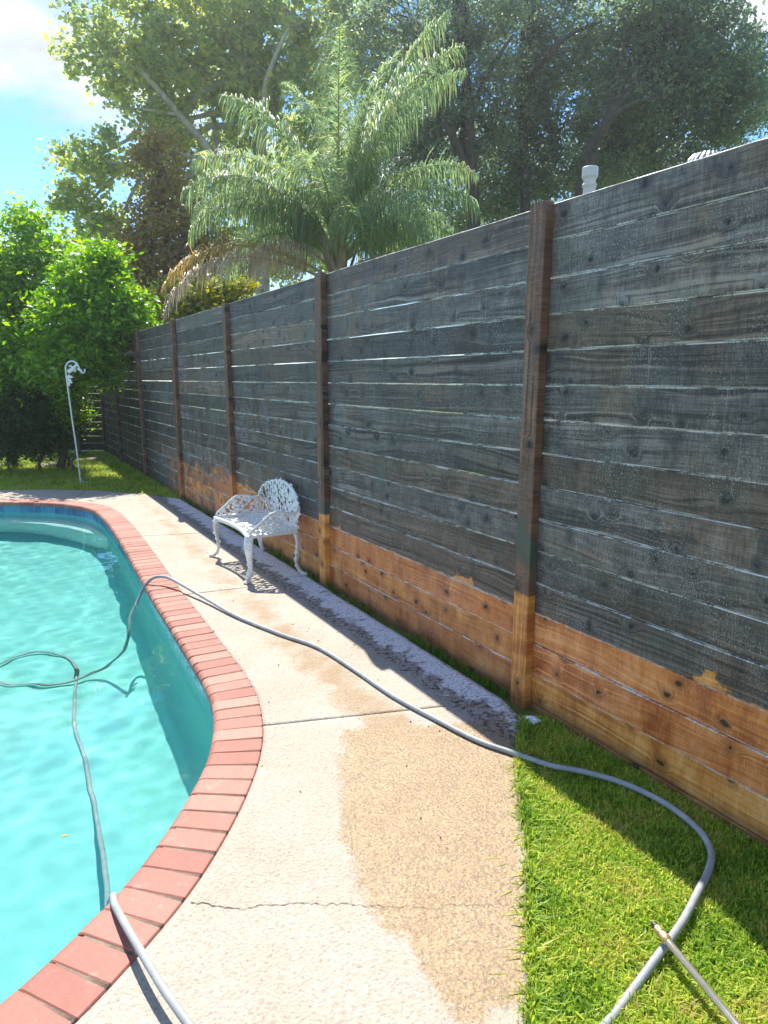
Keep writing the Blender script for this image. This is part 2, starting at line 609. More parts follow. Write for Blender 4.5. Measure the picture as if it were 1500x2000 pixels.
def grass_material(name, dry):
    g = G(name)
    r = g.island()
    p = g.noise(g.pos(), 3.2, 3, 0.6)
    f = g.math('ADD', g.math('MULTIPLY', r, 0.55), g.math('MULTIPLY', g.mr(p, 0.3, 0.7, 0, 1, False), 0.5))
    col = g.ramp(f, [(0.2, (0.13, 0.25, 0.024)), (0.46, (0.31, 0.46, 0.040)), (0.70, (0.53, 0.57, 0.085)), (0.90, dry)])
    g.done(col, 0.5, 0.3)
    tb = g.n('BsdfTranslucent')
    hs = g.n('HueSaturation'); hs.inputs['Value'].default_value = 1.5; g.put(hs.inputs['Color'], col)
    g.put(tb.inputs['Color'], hs.outputs[0])
    mx = g.n('MixShader'); mx.inputs[0].default_value = 0.5
    g.put(mx.inputs[1], g.b.outputs[0]); g.put(mx.inputs[2], tb.outputs[0])
    g.put(g.o.inputs[0], mx.outputs[0])
    return g.m


M['grass'] = grass_material('lawn_grass', (0.55, 0.42, 0.17))

# deck: cream textured concrete, darker and tan where it is wet
g = G('deck_concrete')
P = g.pos()
wet = g.attr('wet'); foam = g.attr('foam'); stain = g.attr('stain')
e1 = g.noise(P, 7.0, 5, 0.65)
e2 = g.noise(P, 38.0, 3, 0.6)
wf = g.math('ADD', wet, g.math('ADD', g.math('MULTIPLY', g.math('SUBTRACT', e1, 0.5), 0.55), g.math('MULTIPLY', g.math('SUBTRACT', e2, 0.5), 0.3)))
wm = g.mr(wf, 0.42, 0.62)
pit = g.vor(P, 85.0)
pit2 = g.noise(P, 92.0, 4, 0.75)
pit3 = g.noise(P, 120.0, 3, 0.7)
mott = g.noise(P, 2.2, 4, 0.6)
dry = g.ramp(mott, [(0.3, (0.400, 0.345, 0.275)), (0.7, (0.460, 0.405, 0.335))])
wetc = g.ramp(g.noise(P, 5.0, 4, 0.65), [(0.3, (0.285, 0.190, 0.095)), (0.7, (0.35, 0.245, 0.133))])
col = g.mix(wm, dry, wetc)
sf = g.math('ADD', stain, g.math('MULTIPLY', g.math('SUBTRACT', g.noise(P, 4.2, 5, 0.7, 0.4), 0.5), 1.5))
col = g.mix(g.math('MULTIPLY', g.mr(sf, 0.45, 0.95), 0.62), col, (0.31, 0.20, 0.095))
# aggregate
peb = g.xyz(g.vor(P, 150.0, out='Color'))[0]
peb2 = g.xyz(g.vor(P, 75.0, out='Color'))[1]
pv = g.math('ADD', g.math('MULTIPLY', peb, 0.6), g.math('MULTIPLY', peb2, 0.4))
hp_ = g.n('HueSaturation'); g.put(hp_.inputs['Color'], col)
g.put(hp_.inputs['Value'], g.mr(pv, 0.1, 0.9, g.math('MULTIPLY_ADD', wm, -0.16, 0.86), g.math('MULTIPLY_ADD', wm, 0.16, 1.12), False))
col = hp_.outputs[0]
dirt = g.math('MULTIPLY', g.mr(g.noise(P, 1.5, 6, 0.7, 0.4), 0.52, 0.72), 0.35)
col = g.mix(dirt, col, (0.33, 0.26, 0.19))
spk = g.math('MULTIPLY', g.mr(pit2, 0.45, 0.36), g.math('MULTIPLY_ADD', wm, 0.45, 0.40))
big = g.math('MULTIPLY', g.mr(g.noise(P, 48.0, 3, 0.65), 0.40, 0.32), 0.5)
col = g.mix(g.math('MAXIMUM', spk, g.math('MULTIPLY', big, g.math('MULTIPLY_ADD', wm, 0.6, 0.4))), col, (0.10, 0.068, 0.042))
wsp = g.math('MULTIPLY', g.mr(pit3, 0.58, 0.68), g.math('MULTIPLY_ADD', wm, 0.6, 0.15))
col = g.mix(wsp, col, (0.58, 0.53, 0.47))
# algae and soap along the fence
strip = g.attr('strip')
moss = g.math('MULTIPLY', g.mr(g.noise(P, 34.0, 4, 0.75), 0.49, 0.56), g.mr(g.math('ADD', strip, g.math('MULTIPLY', g.math('SUBTRACT', e1, 0.5), 0.8)), 0.35, 0.75))
col = g.mix(g.math('MULTIPLY', strip, 0.55), col, (0.30, 0.275, 0.27))
col = g.mix(g.math('MULTIPLY', moss, 0.92), col, (0.045, 0.036, 0.030))
ff = g.math('ADD', foam, g.math('MULTIPLY', g.math('SUBTRACT', g.noise(P, 8.0, 6, 0.72, 0.5), 0.5), 1.9))
fm = g.math('MULTIPLY', g.mr(ff, 0.48, 0.72), g.mr(g.noise(P, 60.0, 3, 0.7), 0.36, 0.52, 0.25, 1))
col = g.mix(g.math('MULTIPLY', fm, 0.9), col, (0.85, 0.86, 0.88))
h = g.math('ADD', g.math('MULTIPLY', pit2, 1.0), g.math('ADD', g.math('MULTIPLY', pit, 0.9), g.math('MULTIPLY', pit3, 0.35)))
g.bump(h, 0.7, 0.005)
wr = g.math('MAXIMUM', wm, g.math('MULTIPLY', strip, 0.8))
M['deck'] = g.done(col, g.mr(wr, 0, 1, 0.9, 0.48), g.mr(wr, 0, 1, 0.2, 0.5))
M['bed'] = plain('joint_filler', (0.60, 0.55, 0.48), 0.9, 0.2, var=0.15, scale=30, bump=0.5)
M['crack'] = plain('crack_dirt', (0.15, 0.12, 0.09), 0.95, 0.1, var=0.3, scale=40)
M['mortar'] = plain('coping_mortar', (0.25, 0.205, 0.15), 0.95, 0.15, var=0.25, scale=25, bump=0.7, bscale=120)

g = G('coping_brick')
rn = g.orand()
nn_ = g.noise(g.coord('Object'), 26.0, 5, 0.65)
n3 = g.noise(g.pos(), 3.5, 4, 0.6)
col = g.ramp(g.math('ADD', g.math('MULTIPLY', rn, 0.45), g.math('ADD', g.math('MULTIPLY', nn_, 0.3), g.math('MULTIPLY', n3, 0.25))),
             [(0.25, (0.28, 0.098, 0.070)), (0.5, (0.365, 0.145, 0.105)), (0.75, (0.45, 0.205, 0.155))])
pt = g.noise(g.coord('Object'), 130.0, 3, 0.7)
col = g.mix(g.math('MULTIPLY', g.mr(pt, 0.38, 0.30), 0.7), col, (0.14, 0.05, 0.035))
col = g.mix(g.math('MULTIPLY', g.mr(g.noise(g.pos(), 7.0, 5, 0.7), 0.55, 0.75), 0.4), col, (0.22, 0.11, 0.085))
col = g.mix(g.math('MULTIPLY', g.mr(g.noise(g.pos(), 11.0, 5, 0.75), 0.56, 0.74), 0.35), col, (0.52, 0.38, 0.32))
g.bump(g.math('ADD', pt, nn_), 0.3, 0.003)
M['brick'] = g.done(col, 0.62, 0.35)

g = G('waterline_tile')
rn = g.orand()
col = g.ramp(g.math('ADD', g.math('MULTIPLY', rn, 0.6), g.math('MULTIPLY', g.noise(g.coord('Object'), 30, 3), 0.4)),
             [(0.2, (0.012, 0.085, 0.21)), (0.5, (0.02, 0.15, 0.32)), (0.8, (0.05, 0.27, 0.42))])
M['tile'] = g.done(col, 0.15, 0.6)
M['grout'] = plain('tile_grout', (0.55, 0.62, 0.60), 0.8, 0.3)

g = G('pool_plaster')
n = g.noise(g.pos(), 1.6, 4, 0.6)
n4 = g.noise(g.pos(), 24.0, 4, 0.65)
col = g.ramp(g.math('ADD', g.math('MULTIPLY', n, 0.6), g.math('MULTIPLY', n4, 0.4)),
             [(0.3, (0.185, 0.49, 0.468)), (0.7, (0.235, 0.565, 0.54))])
dk = g.noise(g.pos(), 13.0, 2, 0.5)
col = g.mix(g.math('MULTIPLY', g.mr(dk, 0.77, 0.80), 0.5), col, (0.05, 0.15, 0.13))
M['plaster'] = g.done(col, 0.8, 0.2)

g = G('pool_water')
gl = g.n('BsdfGlass')
gl.inputs['IOR'].default_value = 1.33
gl.inputs['Roughness'].default_value = 0.0
gl.inputs['Color'].default_value = (0.90, 1.0, 0.985, 1)
g.put(g.o.inputs[0], gl.outputs[0])
M['water'] = g.m

# white cast iron with chips and rust
g = G('white_cast_iron')
n = g.noise(g.coord('Object'), 34.0, 5, 0.7)
col = g.ramp(g.noise(g.coord('Object'), 9.0, 4, 0.6), [(0.3, (0.70, 0.71, 0.69)), (0.7, (0.82, 0.83, 0.82))])
col = g.mix(g.math('MULTIPLY', g.mr(n, 0.64, 0.74), 0.55), col, (0.30, 0.22, 0.15))
col = g.mix(g.math('MULTIPLY', g.mr(g.xyz(g.coord('Object'))[2], 0.14, 0.0), 0.3), col, (0.38, 0.33, 0.28))
g.bump(n, 0.35, 0.003)
M['iron'] = g.done(col, 0.45, 0.5)
M['hookwhite'] = plain('white_painted_steel', (0.78, 0.80, 0.79), 0.4, 0.5, var=0.08)

g = G('hose_rubber')
co = g.pos()
n = g.noise(co, 18.0, 4, 0.65)
col = g.ramp(n, [(0.3, (0.26, 0.275, 0.275)), (0.7, (0.37, 0.385, 0.385))])
col = g.mix(g.math('MULTIPLY', g.mr(g.noise(co, 70.0, 3, 0.7), 0.60, 0.72), 0.5), col, (0.17, 0.16, 0.14))
g.bump(g.noise(co, 160.0, 3), 0.25, 0.001)
M['hose'] = g.done(col, 0.55, 0.4)
M['blackrubber'] = plain('black_rubber', (0.03, 0.03, 0.03), 0.5, 0.4)
M['brass'] = plain('worn_brass', (0.62, 0.44, 0.20), 0.38, 0.5, 0.85, var=0.2, scale=40)
M['steel'] = plain('lance_steel', (0.60, 0.60, 0.59), 0.32, 0.5, 0.85, var=0.12, scale=30)
M['foam'] = plain('soap_foam', (0.80, 0.86, 0.90), 0.6, 0.4, var=0.05, scale=60, bump=0.6, bscale=140)
M['pvc'] = plain('pvc_pipe', (0.66, 0.66, 0.65), 0.5, 0.4, var=0.06)
M['galv'] = plain('galvanised', (0.50, 0.50, 0.50), 0.4, 0.5, 0.7, var=0.1)
M['shingle'] = plain('roof_shingle', (0.14, 0.12, 0.11), 0.9, 0.2, var=0.3, scale=12)
M['siding'] = plain('house_siding', (0.45, 0.40, 0.33), 0.85, 0.2, var=0.1)
M['stone'] = plain('edging_stone', (0.30, 0.26, 0.22), 0.9, 0.2, var=0.3, scale=12, bump=0.7)
M['litter'] = plain('dead_leaf', (0.20, 0.09, 0.05), 0.8, 0.2, var=0.5, scale=6)
M['yellowleaf'] = plain('yellow_leaf', (0.55, 0.42, 0.08), 0.6, 0.3, var=0.2)

# foliage
M['syc'] = leaf_material('sycamore_leaf', (0.175, 0.255, 0.125), (0.275, 0.365, 0.155), (0.54, 0.54, 0.13), 0.57)
M['bron'] = leaf_material('bronze_leaf', (0.185, 0.155, 0.055), (0.26, 0.215, 0.080), (0.40, 0.33, 0.10), 0.5)
M['oak'] = leaf_material('oak_leaf', (0.085, 0.145, 0.105), (0.155, 0.225, 0.145), (0.28, 0.34, 0.17), 0.54, rough=0.34, spec=0.5)
M['cit'] = leaf_material('citrus_leaf', (0.055, 0.160, 0.020), (0.135, 0.300, 0.030), (0.34, 0.50, 0.045), 0.5, rough=0.36, spec=0.45)
M['under'] = leaf_material('understory_leaf', (0.020, 0.055, 0.016), (0.040, 0.100, 0.026), (0.080, 0.150, 0.030), 0.3)
M['strap'] = leaf_material('strap_leaf', (0.025, 0.070, 0.020), (0.045, 0.110, 0.030), (0.110, 0.190, 0.045), 0.3)
M['palm'] = leaf_material('palm_leaflet', (0.105, 0.185, 0.105), (0.175, 0.265, 0.140), (0.33, 0.37, 0.12), 0.5, rough=0.5, spec=0.25)
M['palmy'] = leaf_material('palm_leaflet_yellowing', (0.30, 0.27, 0.06), (0.42, 0.31, 0.12), (0.42, 0.30, 0.18), 0.4)
M['palmd'] = leaf_material('palm_leaflet_dead', (0.34, 0.28, 0.21), (0.48, 0.40, 0.31), (0.60, 0.52, 0.42), 0.4)
M['shrubv'] = leaf_material('lime_shrub_leaf', (0.10, 0.13, 0.02), (0.22, 0.25, 0.03), (0.38, 0.36, 0.05), 0.42)
M['weed'] = leaf_material('weed_leaf', (0.04, 0.11, 0.012), (0.08, 0.19, 0.018), (0.15, 0.26, 0.03), 0.4)
M['sycbark'] = bark_material('sycamore_bark', (0.33, 0.30, 0.25), (0.60, 0.58, 0.53), 3.0, 0.5, 0.25)
M['oakbark'] = bark_material('oak_bark', (0.045, 0.040, 0.035), (0.115, 0.10, 0.085), 7.0)
M['citbark'] = bark_material('citrus_bark', (0.10, 0.085, 0.065), (0.20, 0.17, 0.13), 7.0)
M['palmbark'] = bark_material('palm_bark', (0.20, 0.15, 0.11), (0.42, 0.36, 0.30), 5.0, 0.6)
M['rachis'] = plain('frond_stalk', (0.34, 0.36, 0.20), 0.5, 0.4, var=0.2, scale=5)
M['rachisd'] = plain('dead_frond_stalk', (0.36, 0.26, 0.17), 0.7, 0.3, var=0.25, scale=5)

# ------------------------------------------------------------------ pool outline (outer edge of the coping), anticlockwise seen from above
OUT_KEYS = [(-5.224, 9.146), (-6.2, 9.05), (-7.0, 8.6), (-7.8, 7.2), (-8.2, 4.8), (-7.7, 2.2), (-6.2, 0.5), (-4.3, -0.1), (-2.8, 0.0),
            (-1.9, 0.3), (-1.32, 0.75), (-0.98, 1.12), (-0.79, 1.45), (-0.70, 1.66), (-0.625, 1.88), (-0.578, 2.10), (-0.545, 2.36), (-0.535, 2.617), (-0.548, 2.82), (-0.585, 3.03),
            (-0.65, 3.262), (-0.757, 3.514), (-0.923, 3.835), (-1.246, 4.45), (-1.573, 5.067), (-1.962, 5.83), (-2.528, 6.928), (-2.89, 7.6),
            (-3.27, 8.24), (-3.60, 8.66), (-4.07, 8.97), (-4.576, 9.12)]
OUT, PERI = resample(spline(OUT_KEYS, 10, True), 0.028, True)
for _ in range(6):
    OUT = (np.roll(OUT, 1, 0) + 2 * OUT + np.roll(OUT, -1, 0)) / 4
COPING_W = 0.23
INN = offset(OUT, COPING_W)                    # water-side lip
WALL = offset(OUT, COPING_W - 0.022)           # wall under the overhang
WATER_Z = -0.135


def strip_mesh(name, loops, mat, closed=True, smooth=False, flip=False):
    """loops: list of (N,3) arrays joined one to the next"""
    n = len(loops[0]); m = len(loops)
    v = np.concatenate(loops)
    i = np.arange(n if closed else n - 1); j = (i + 1) % n
    fs = []
    for k in range(m - 1):
        q = np.stack([k * n + i, k * n + j, (k + 1) * n + j, (k + 1) * n + i], 1)
        fs.append(q[:, ::-1] if flip else q)
    return np_mesh(name, v, np.concatenate(fs), mat, smooth)


def lift(p, z):
    return np.column_stack([p, np.full(len(p), z)])


# pool shell: wall, cove, floor
w0 = offset(OUT, COPING_W - 0.024)
loops = [lift(w0, -0.02), lift(w0, -0.90), lift(offset(w0, 0.02), -0.99), lift(offset(w0, 0.06), -1.06), lift(offset(w0, 0.14), -1.11), lift(offset(w0, 0.30), -1.135)]
cen = np.array([-4.4, 4.6])
ring0 = offset(w0, 0.30)
for s in (0.9, 0.75, 0.55, 0.3, 0.0):
    r = cen + (ring0 - cen) * s
    zz = -1.135 - 0.03 * (1 - s) - 0.10 * np.clip((r[:, 1] - 4) / 4, 0, 1) * (1 - s ** 4)
    loops.append(np.column_stack([r, zz]))
pool = link('pool_shell', strip_mesh('pool_shell', loops, M['plaster'], smooth=True))
tag(pool, 'turquoise plaster swimming pool shell below the brick coping', kind='structure')
pool.cycles.is_caustics_receiver = True

# submerged corner seat at the far end
fi = [i for i in range(len(w0)) if w0[i][1] > 7.75 and -6.0 < w0[i][0]]
# order along the wall (from right side to far side)
seg = w0[fi]
k0 = int(np.argmax(np.linalg.norm(np.diff(seg, axis=0), axis=1))) if len(seg) > 2 else 0
if np.linalg.norm(seg[k0 + 1] - seg[k0]) > 0.2:
    seg = np.concatenate([seg[k0 + 1:], seg[:k0 + 1]])
tt = np.linspace(0, 1, len(seg))[:, None]
front = spline([(-3.24, 7.80), (-3.60, 8.06), (-4.0, 8.36), (-4.6, 8.60), (-5.3, 8.68), (-6.05, 8.66)], 12)
front = np.stack([np.interp(tt[:, 0], np.linspace(0, 1, len(front)), front[:, k]) for k in range(2)], 1)
ZS = -0.50
me = strip_mesh('pool_seat', [lift(front, -1.3), lift(front, ZS - 0.03), lift(front + (seg - front) * 0.05, ZS), lift(seg, ZS)], None, closed=False, smooth=False, flip=True)
g = G('seat_plaster')
M['seatpl'] = g.done(g.ramp(g.noise(g.pos(), 6, 4), [(0.3, (0.62, 0.80, 0.76)), (0.7, (0.70, 0.84, 0.80))]), 0.8, 0.2)
me.materials.append(M['seatpl'])
o = link('pool_seat', me, pool)
o.cycles.is_caustics_receiver = True

# water
GS = 0.026
xs = np.arange(-8.2, -0.6, GS); ys = np.arange(-0.2, 9.2, GS)
X, Y = np.meshgrid(xs, ys)
Zw = np.zeros_like(X)
wr_ = np.random.default_rng(3)
for i in range(60):
    k = 2 * math.pi / (0.10 + 0.75 * wr_.random() ** 1.6)
    a = wr_.normal(1.0, 0.9)
    Zw += np.sin(k * (X * math.cos(a) + Y * math.sin(a)) + wr_.uniform(0, 6.28)) * 0.0048 / k
env = 0.55 + 0.45 * np.sin(X * 1.1 + 0.7) * np.sin(Y * 0.9 + 0.3)
Zw *= env
rr = np.hypot(X + 2.55, Y - 4.25)
Zw += np.sin(rr * 2 * math.pi / 0.10) * np.exp(-((rr - 0.25) / 0.32) ** 2) * 0.0001
Zw += np.sin(np.hypot(X + 2.2, Y - 3.6) * 2 * math.pi / 0.17) * np.exp(-((np.hypot(X + 2.2, Y - 3.6) - 0.6) / 0.6) ** 2) * 0.00004
ny, nx = X.shape
vid = np.arange(nx * ny).reshape(ny, nx)
q = np.stack([vid[:-1, :-1], vid[:-1, 1:], vid[1:, 1:], vid[1:, :-1]], -1).reshape(-1, 4)
okv = inside(offset(OUT, COPING_W - 0.10)[::4], np.column_stack([X.ravel(), Y.ravel()]))
q = q[okv[q].all(1)]
used = np.unique(q)
remap = np.full(nx * ny, -1); remap[used] = np.arange(len(used))
wv = np.column_stack([X.ravel(), Y.ravel(), Zw.ravel() + WATER_Z])[used]
water = link('pool_water', np_mesh('pool_water', wv, remap[q], M['water'], True))
tag(water, 'clear turquoise pool water with small ripples', kind='structure')
water.cycles.is_caustics_caster = True

# waterline tiles
tb = MB()
tb.box((0, 0, 0), (0.098, 0.008, 0.098))
tile_me = tb.mesh('tile', M['tile'])
tcv, tlen = resample(offset(OUT, COPING_W - 0.024), 0.103, True)
gr_me = strip_mesh('tile_grout', [lift(offset(OUT, COPING_W - 0.0225), -0.045), lift(offset(OUT, COPING_W - 0.0225), -0.158)], M['grout'])
o = link('tile_grout', gr_me, pool); o.cycles.is_caustics_receiver = True
for i in range(len(tcv)):
    a = tcv[i]; t = tcv[(i + 1) % len(tcv)] - tcv[i - 1]
    if a[0] < -6.3 or a[1] < 0.6:
        continue
    o = link('tile', tile_me, pool, (a[0], a[1], -0.102), math.atan2(t[1], t[0]))
    o.cycles.is_caustics_receiver = True

# coping: mortar bed and bullnose bricks
bed = link('pool_coping', strip_mesh('pool_coping', [lift(offset(OUT, 0.006), -0.05), lift(offset(OUT, 0.006), 0.0025), lift(offset(OUT, COPING_W - 0.036), 0.0025), lift(offset(OUT, COPING_W - 0.016), -0.012), lift(offset(OUT, COPING_W - 0.016), -0.05)], M['mortar']))
tag(bed, 'curved red brick coping around the pool edge', kind='structure')


def brick_mesh(seed):
    rg = random.Random(seed)
    w = 0.0985 / 2
    L = COPING_W
    prof = [(0.004, -0.05), (0.0, -0.046), (0.0, 0.002), (0.004, 0.006)]          # outer end
    for k in range(7):                                                      # rounded nose at the water
        a = math.pi / 2 - k * math.pi / 2 / 6
        prof.append((L - 0.030 + 0.030 * math.cos(a), -0.022 + 0.028 * math.sin(a)))
    prof += [(L - 0.004, -0.046), (L - 0.012, -0.05)]
    m = MB()
    n = len(prof)
    cols = [(-w, 0.004), (-w + 0.004, 0.0), (w - 0.004, 0.0), (w, 0.004)]
    vs = []
    cx = sum(p[0] for p in prof) / n; cz = sum(p[1] for p in prof) / n
    for x, ins in cols:
        for (py, pz) in prof:
            s = 1 - ins / 0.05 * 0.9
            dx_ = py - cx; dz_ = pz - cz
            vs.append((x + rg.uniform(-1, 1) * 0.0008, cx + dx_ * (1 - ins / 0.1), cz + dz_ * (1 - ins / 0.028)))
    fs = []
    for c in range(3):
        for k in range(n):
            k2 = (k + 1) % n
            fs.append((c * n + k, c * n + k2, (c + 1) * n + k2, (c + 1) * n + k))
    fs.append(tuple(range(n))[::-1]); fs.append(tuple(3 * n + k for k in range(n)))
    m.add(vs, fs)
    me = m.mesh('brick', M['brick'])
    bm = bmesh.new(); bm.from_mesh(me); bmesh.ops.recalc_face_normals(bm, faces=bm.faces); bm.to_mesh(me); bm.free()
    return me


brick_mes = [brick_mesh(s) for s in range(4)]
bc, blen = resample(OUT, 0.1105, True)
for i in range(len(bc)):
    a = bc[i]; t = bc[(i + 1) % len(bc)] - bc[i - 1]
    if a[0] < -6.9 and a[1] < 8:
        continue
    o = link('brick', random.choice(brick_mes), bed, (a[0], a[1], random.uniform(-0.0015, 0.0015)),
             math.atan2(t[1], t[0]) + random.uniform(-0.012, 0.012))

# ------------------------------------------------------------------ deck
def fxy(a, off):
    p = fp(a, off); return (p.x, p.y)


PAIRS = [((-5.224, 9.13), (-5.67, 9.96)), ((-4.576, 9.12), (-4.94, 10.0)), ((-4.07, 8.97), (-4.14, 9.90)), ((-3.60, 8.66), (-3.34, 9.56)),
         ((-3.27, 8.24), fxy(6.95, -0.03)), ((-2.528, 6.928), fxy(4.62, -0.03)), ((-1.502, 4.95), fxy(2.52, -0.03)), ((-0.567, 2.962), fxy(0.12, -0.01)),
         ((-0.548, 2.82), (0.665, 3.03)), ((-0.536, 2.66), (0.573, 2.70)), ((-0.548, 2.33), (0.52, 2.28)), ((-0.585, 2.06), (0.482, 2.031)),
         ((-0.77, 1.50), (0.37, 1.47)), ((-0.98, 1.12), (0.26, 1.0)), ((-1.32, 0.75), (0.05, 0.3)), ((-1.9, 0.3), (-0.5, -0.5)), ((-2.8, 0.0), (-2.2, -1.2)),
         ((-4.3, -0.1), (-4.3, -1.4)), ((-6.2, 0.5), (-6.9, -0.8)), ((-7.7, 2.2), (-9.0, 1.6)), ((-8.2, 4.8), (-9.5, 4.9)), ((-7.8, 7.2), (-9.0, 7.9)),
         ((-7.0, 8.6), (-7.7, 9.6)), ((-6.2, 9.05), (-6.5, 9.95))]
nO = len(OUT)
kid = [int(np.argmin(np.hypot(OUT[:, 0] - a[0], OUT[:, 1] - a[1]))) for a, b in PAIRS]
# the pairs run clockwise: walk the outline backwards
order = []
bnd = []
for j in range(len(PAIRS)):
    i0, i1 = kid[j], kid[(j + 1) % len(PAIRS)]
    cnt = (i0 - i1) % nO
    b0 = np.array(PAIRS[j][1]); b1 = np.array(PAIRS[(j + 1) % len(PAIRS)][1])
    for k in range(cnt):
        order.append((i0 - k) % nO)
        bnd.append(b0 + (b1 - b0) * k / cnt)
order = np.array(order); bnd = np.array(bnd)
inner_c = offset(OUT, -0.002)[order]
jr = np.random.default_rng(5)
wob = np.convolve(jr.normal(0, 1, len(bnd)), np.ones(9) / 9, 'same') * 0.008
bnd = bnd + np.stack([wob, wob * 0.5], 1)
cum = np.zeros(len(order))
JOINTS = [((-0.567, 2.962)), ((-1.502, 4.98)), ((-2.528, 6.928)), ((-4.2, 9.03)), ((-7.0, 8.6)), ((-8.2, 4.8)), ((-4.3, -0.1)), ((-1.32, 0.75))]
jpos = sorted(int(np.argmin(np.hypot(inner_c[:, 0] - a, inner_c[:, 1] - b))) for a, b in JOINTS)

# stains with shapes of their own
WETPOLY = np.array([(-0.185, 2.93), (-0.18, 2.62), (-0.17, 2.35), (-0.165, 2.20), (-0.12, 2.06), (-0.085, 1.97), (-0.05, 1.84), (0.0, 1.77), (0.075, 1.70), (0.11, 1.60), (0.15, 1.51),
                    (0.19, 1.46), (0.255, 1.44), (0.285, 1.49), (0.375, 1.50), (0.40, 1.62), (0.48, 2.03), (0.52, 2.28), (0.575, 2.70), (0.69, 3.06), (0.30, 3.0)])


def seg_dist(poly, pts):
    best = np.full(len(pts), 1e9)
    for i in range(len(poly)):
        a = poly[i]; b = poly[(i + 1) % len(poly)]
        ab = b - a; L = ab @ ab
        t = np.clip(((pts - a) @ ab) / L, 0, 1)
        best = np.minimum(best, np.linalg.norm(pts - (a + t[:, None] * ab), axis=1))
    return best


def add_attr(me, name, vals):
    a = me.attributes.new(name, 'FLOAT', 'POINT')
    a.data.foreach_set('value', vals.astype(np.float32))


deck = link('pool_deck', strip_mesh('pool_deck', [lift(inner_c, -0.003), lift(inner_c + (bnd - inner_c) * 0.99, -0.003)], M['bed']))
tag(deck, 'cream textured concrete pool deck with wet tan patch', kind='structure')
MS = 44


def slab(i0, i1):
    idx = [k % len(order) for k in range(i0, i1 + 1)]
    a = inner_c[idx].copy(); b = bnd[idx].copy()
    da = a[1] - a[0]; a[0] += da / np.linalg.norm(da) * 0.0035; b[0] += da / np.linalg.norm(da) * 0.0035
    de = a[-2] - a[-1]; a[-1] += de / np.linalg.norm(de) * 0.0035; b[-1] += de / np.linalg.norm(de) * 0.0035
    rows = [lift(a + (b - a) * s, 0.0) for s in np.linspace(0, 1, MS)]
    n = len(idx)
    v = np.concatenate(rows)
    top = v[:, :2].copy()
    i = np.arange(n - 1)
    fs = [np.stack([k * n + i, k * n + i + 1, (k + 1) * n + i + 1, (k + 1) * n + i], 1) for k in range(MS - 1)]
    # skirts
    ed = np.concatenate([np.arange(n), np.arange(1, MS) * n + n - 1, (MS - 1) * n + np.arange(n - 2, -1, -1), np.arange(MS - 2, 0, -1) * n])
    low = v[ed].copy(); low[:, 2] = -0.09
    nb = len(v)
    v = np.concatenate([v, low])
    e2_ = np.roll(np.arange(len(ed)), -1)
    fs.append(np.stack([ed, nb + np.arange(len(ed)), nb + e2_, ed[e2_]], 1))
    F = np.concatenate(fs)
    me = np_mesh('slab', v, F, M['deck'])
    bm = bmesh.new(); bm.from_mesh(me); bmesh.ops.recalc_face_normals(bm, faces=bm.faces); bm.to_mesh(me); bm.free()
    # normals must point up
    if me.polygons[0].normal.z < 0:
        me.flip_normals()
    pts = v[:, :2]
    ins = inside(WETPOLY, pts)
    dd = seg_dist(WETPOLY, pts)
    sd = np.where(ins, dd, -dd)
    wet_ = np.clip(0.5 + sd / 0.22, 0, 1)
    rel = pts - np.array([P0.x, P0.y])
    al = rel @ np.array([D.x, D.y]); off = rel @ np.array([Nn.x, Nn.y])
    # tan runs further up the deck, between bench and coping
    ctr = np.interp(al, [0, 1.2, 2.4, 3.6, 5.0, 7], [0.62, 0.62, 0.62, 0.56, 0.50, 0.42])
    st = np.exp(-((off - ctr) / 0.20) ** 2) * np.where((al > -0.05) & (al < 7.5), 1, 0) * np.interp(al, [0, 1.3, 2.2, 7], [0.9, 0.85, 0.7, 0.62])
    strip = np.clip((0.34 - off) / 0.16, 0, 1) * np.where((al > -0.6) & (al < 7.6), 1, 0)
    foam = np.clip((0.28 - off) / 0.18, 0, 1) * np.interp(al, [-0.5, -0.1, 0.3, 2, 5, 7, 8], [0.15, 0.55, 0.8, 0.8, 0.85, 0.8, 0.0]) * np.where(al > -0.5, 1, 0)
    add_attr(me, 'wet', wet_)
    add_attr(me, 'stain', st)
    add_attr(me, 'strip', strip)
    add_attr(me, 'foam', foam)
    return link('slab', me, deck)


slabs = []
for j in range(len(jpos)):
    i0 = jpos[j]; i1 = jpos[(j + 1) % len(jpos)]
    if i1 <= i0:
        i1 += len(order)
    slabs.append(slab(i0, i1))

# a hairline crack across the nearest slab
pts = []
cr_ = random.Random(4)
yy = 0.0
for k in range(90):
    t = k / 89
    x = -0.605 + t * 1.02
    yy = yy * 0.8 + cr_.uniform(-0.006, 0.006)
    base = 1.872 - 0.035 * math.exp(-((t - 0.16) / 0.1) ** 2) - 0.03 * t
    pts.append((x, base + yy + cr_.uniform(-0.003, 0.003)))
m = MB()
for k in range(89):
    a = Vector((*pts[k], 0.0)); b = Vector((*pts[k + 1], 0.0))
    wa = 0.0013 * (1.3 - k / 89 * 0.9) * cr_.uniform(0.4, 1.3); wb = wa
    m.add([a + Vector((0, -wa, 0.002)), b + Vector((0, -wb, 0.002)), b + Vector((0, wb, 0.002)), a + Vector((0, wa, 0.002))], [(0, 1, 2, 3)])
m.build('crack', M['crack'], deck)

# ------------------------------------------------------------------ ground, lawn
gm = MB()
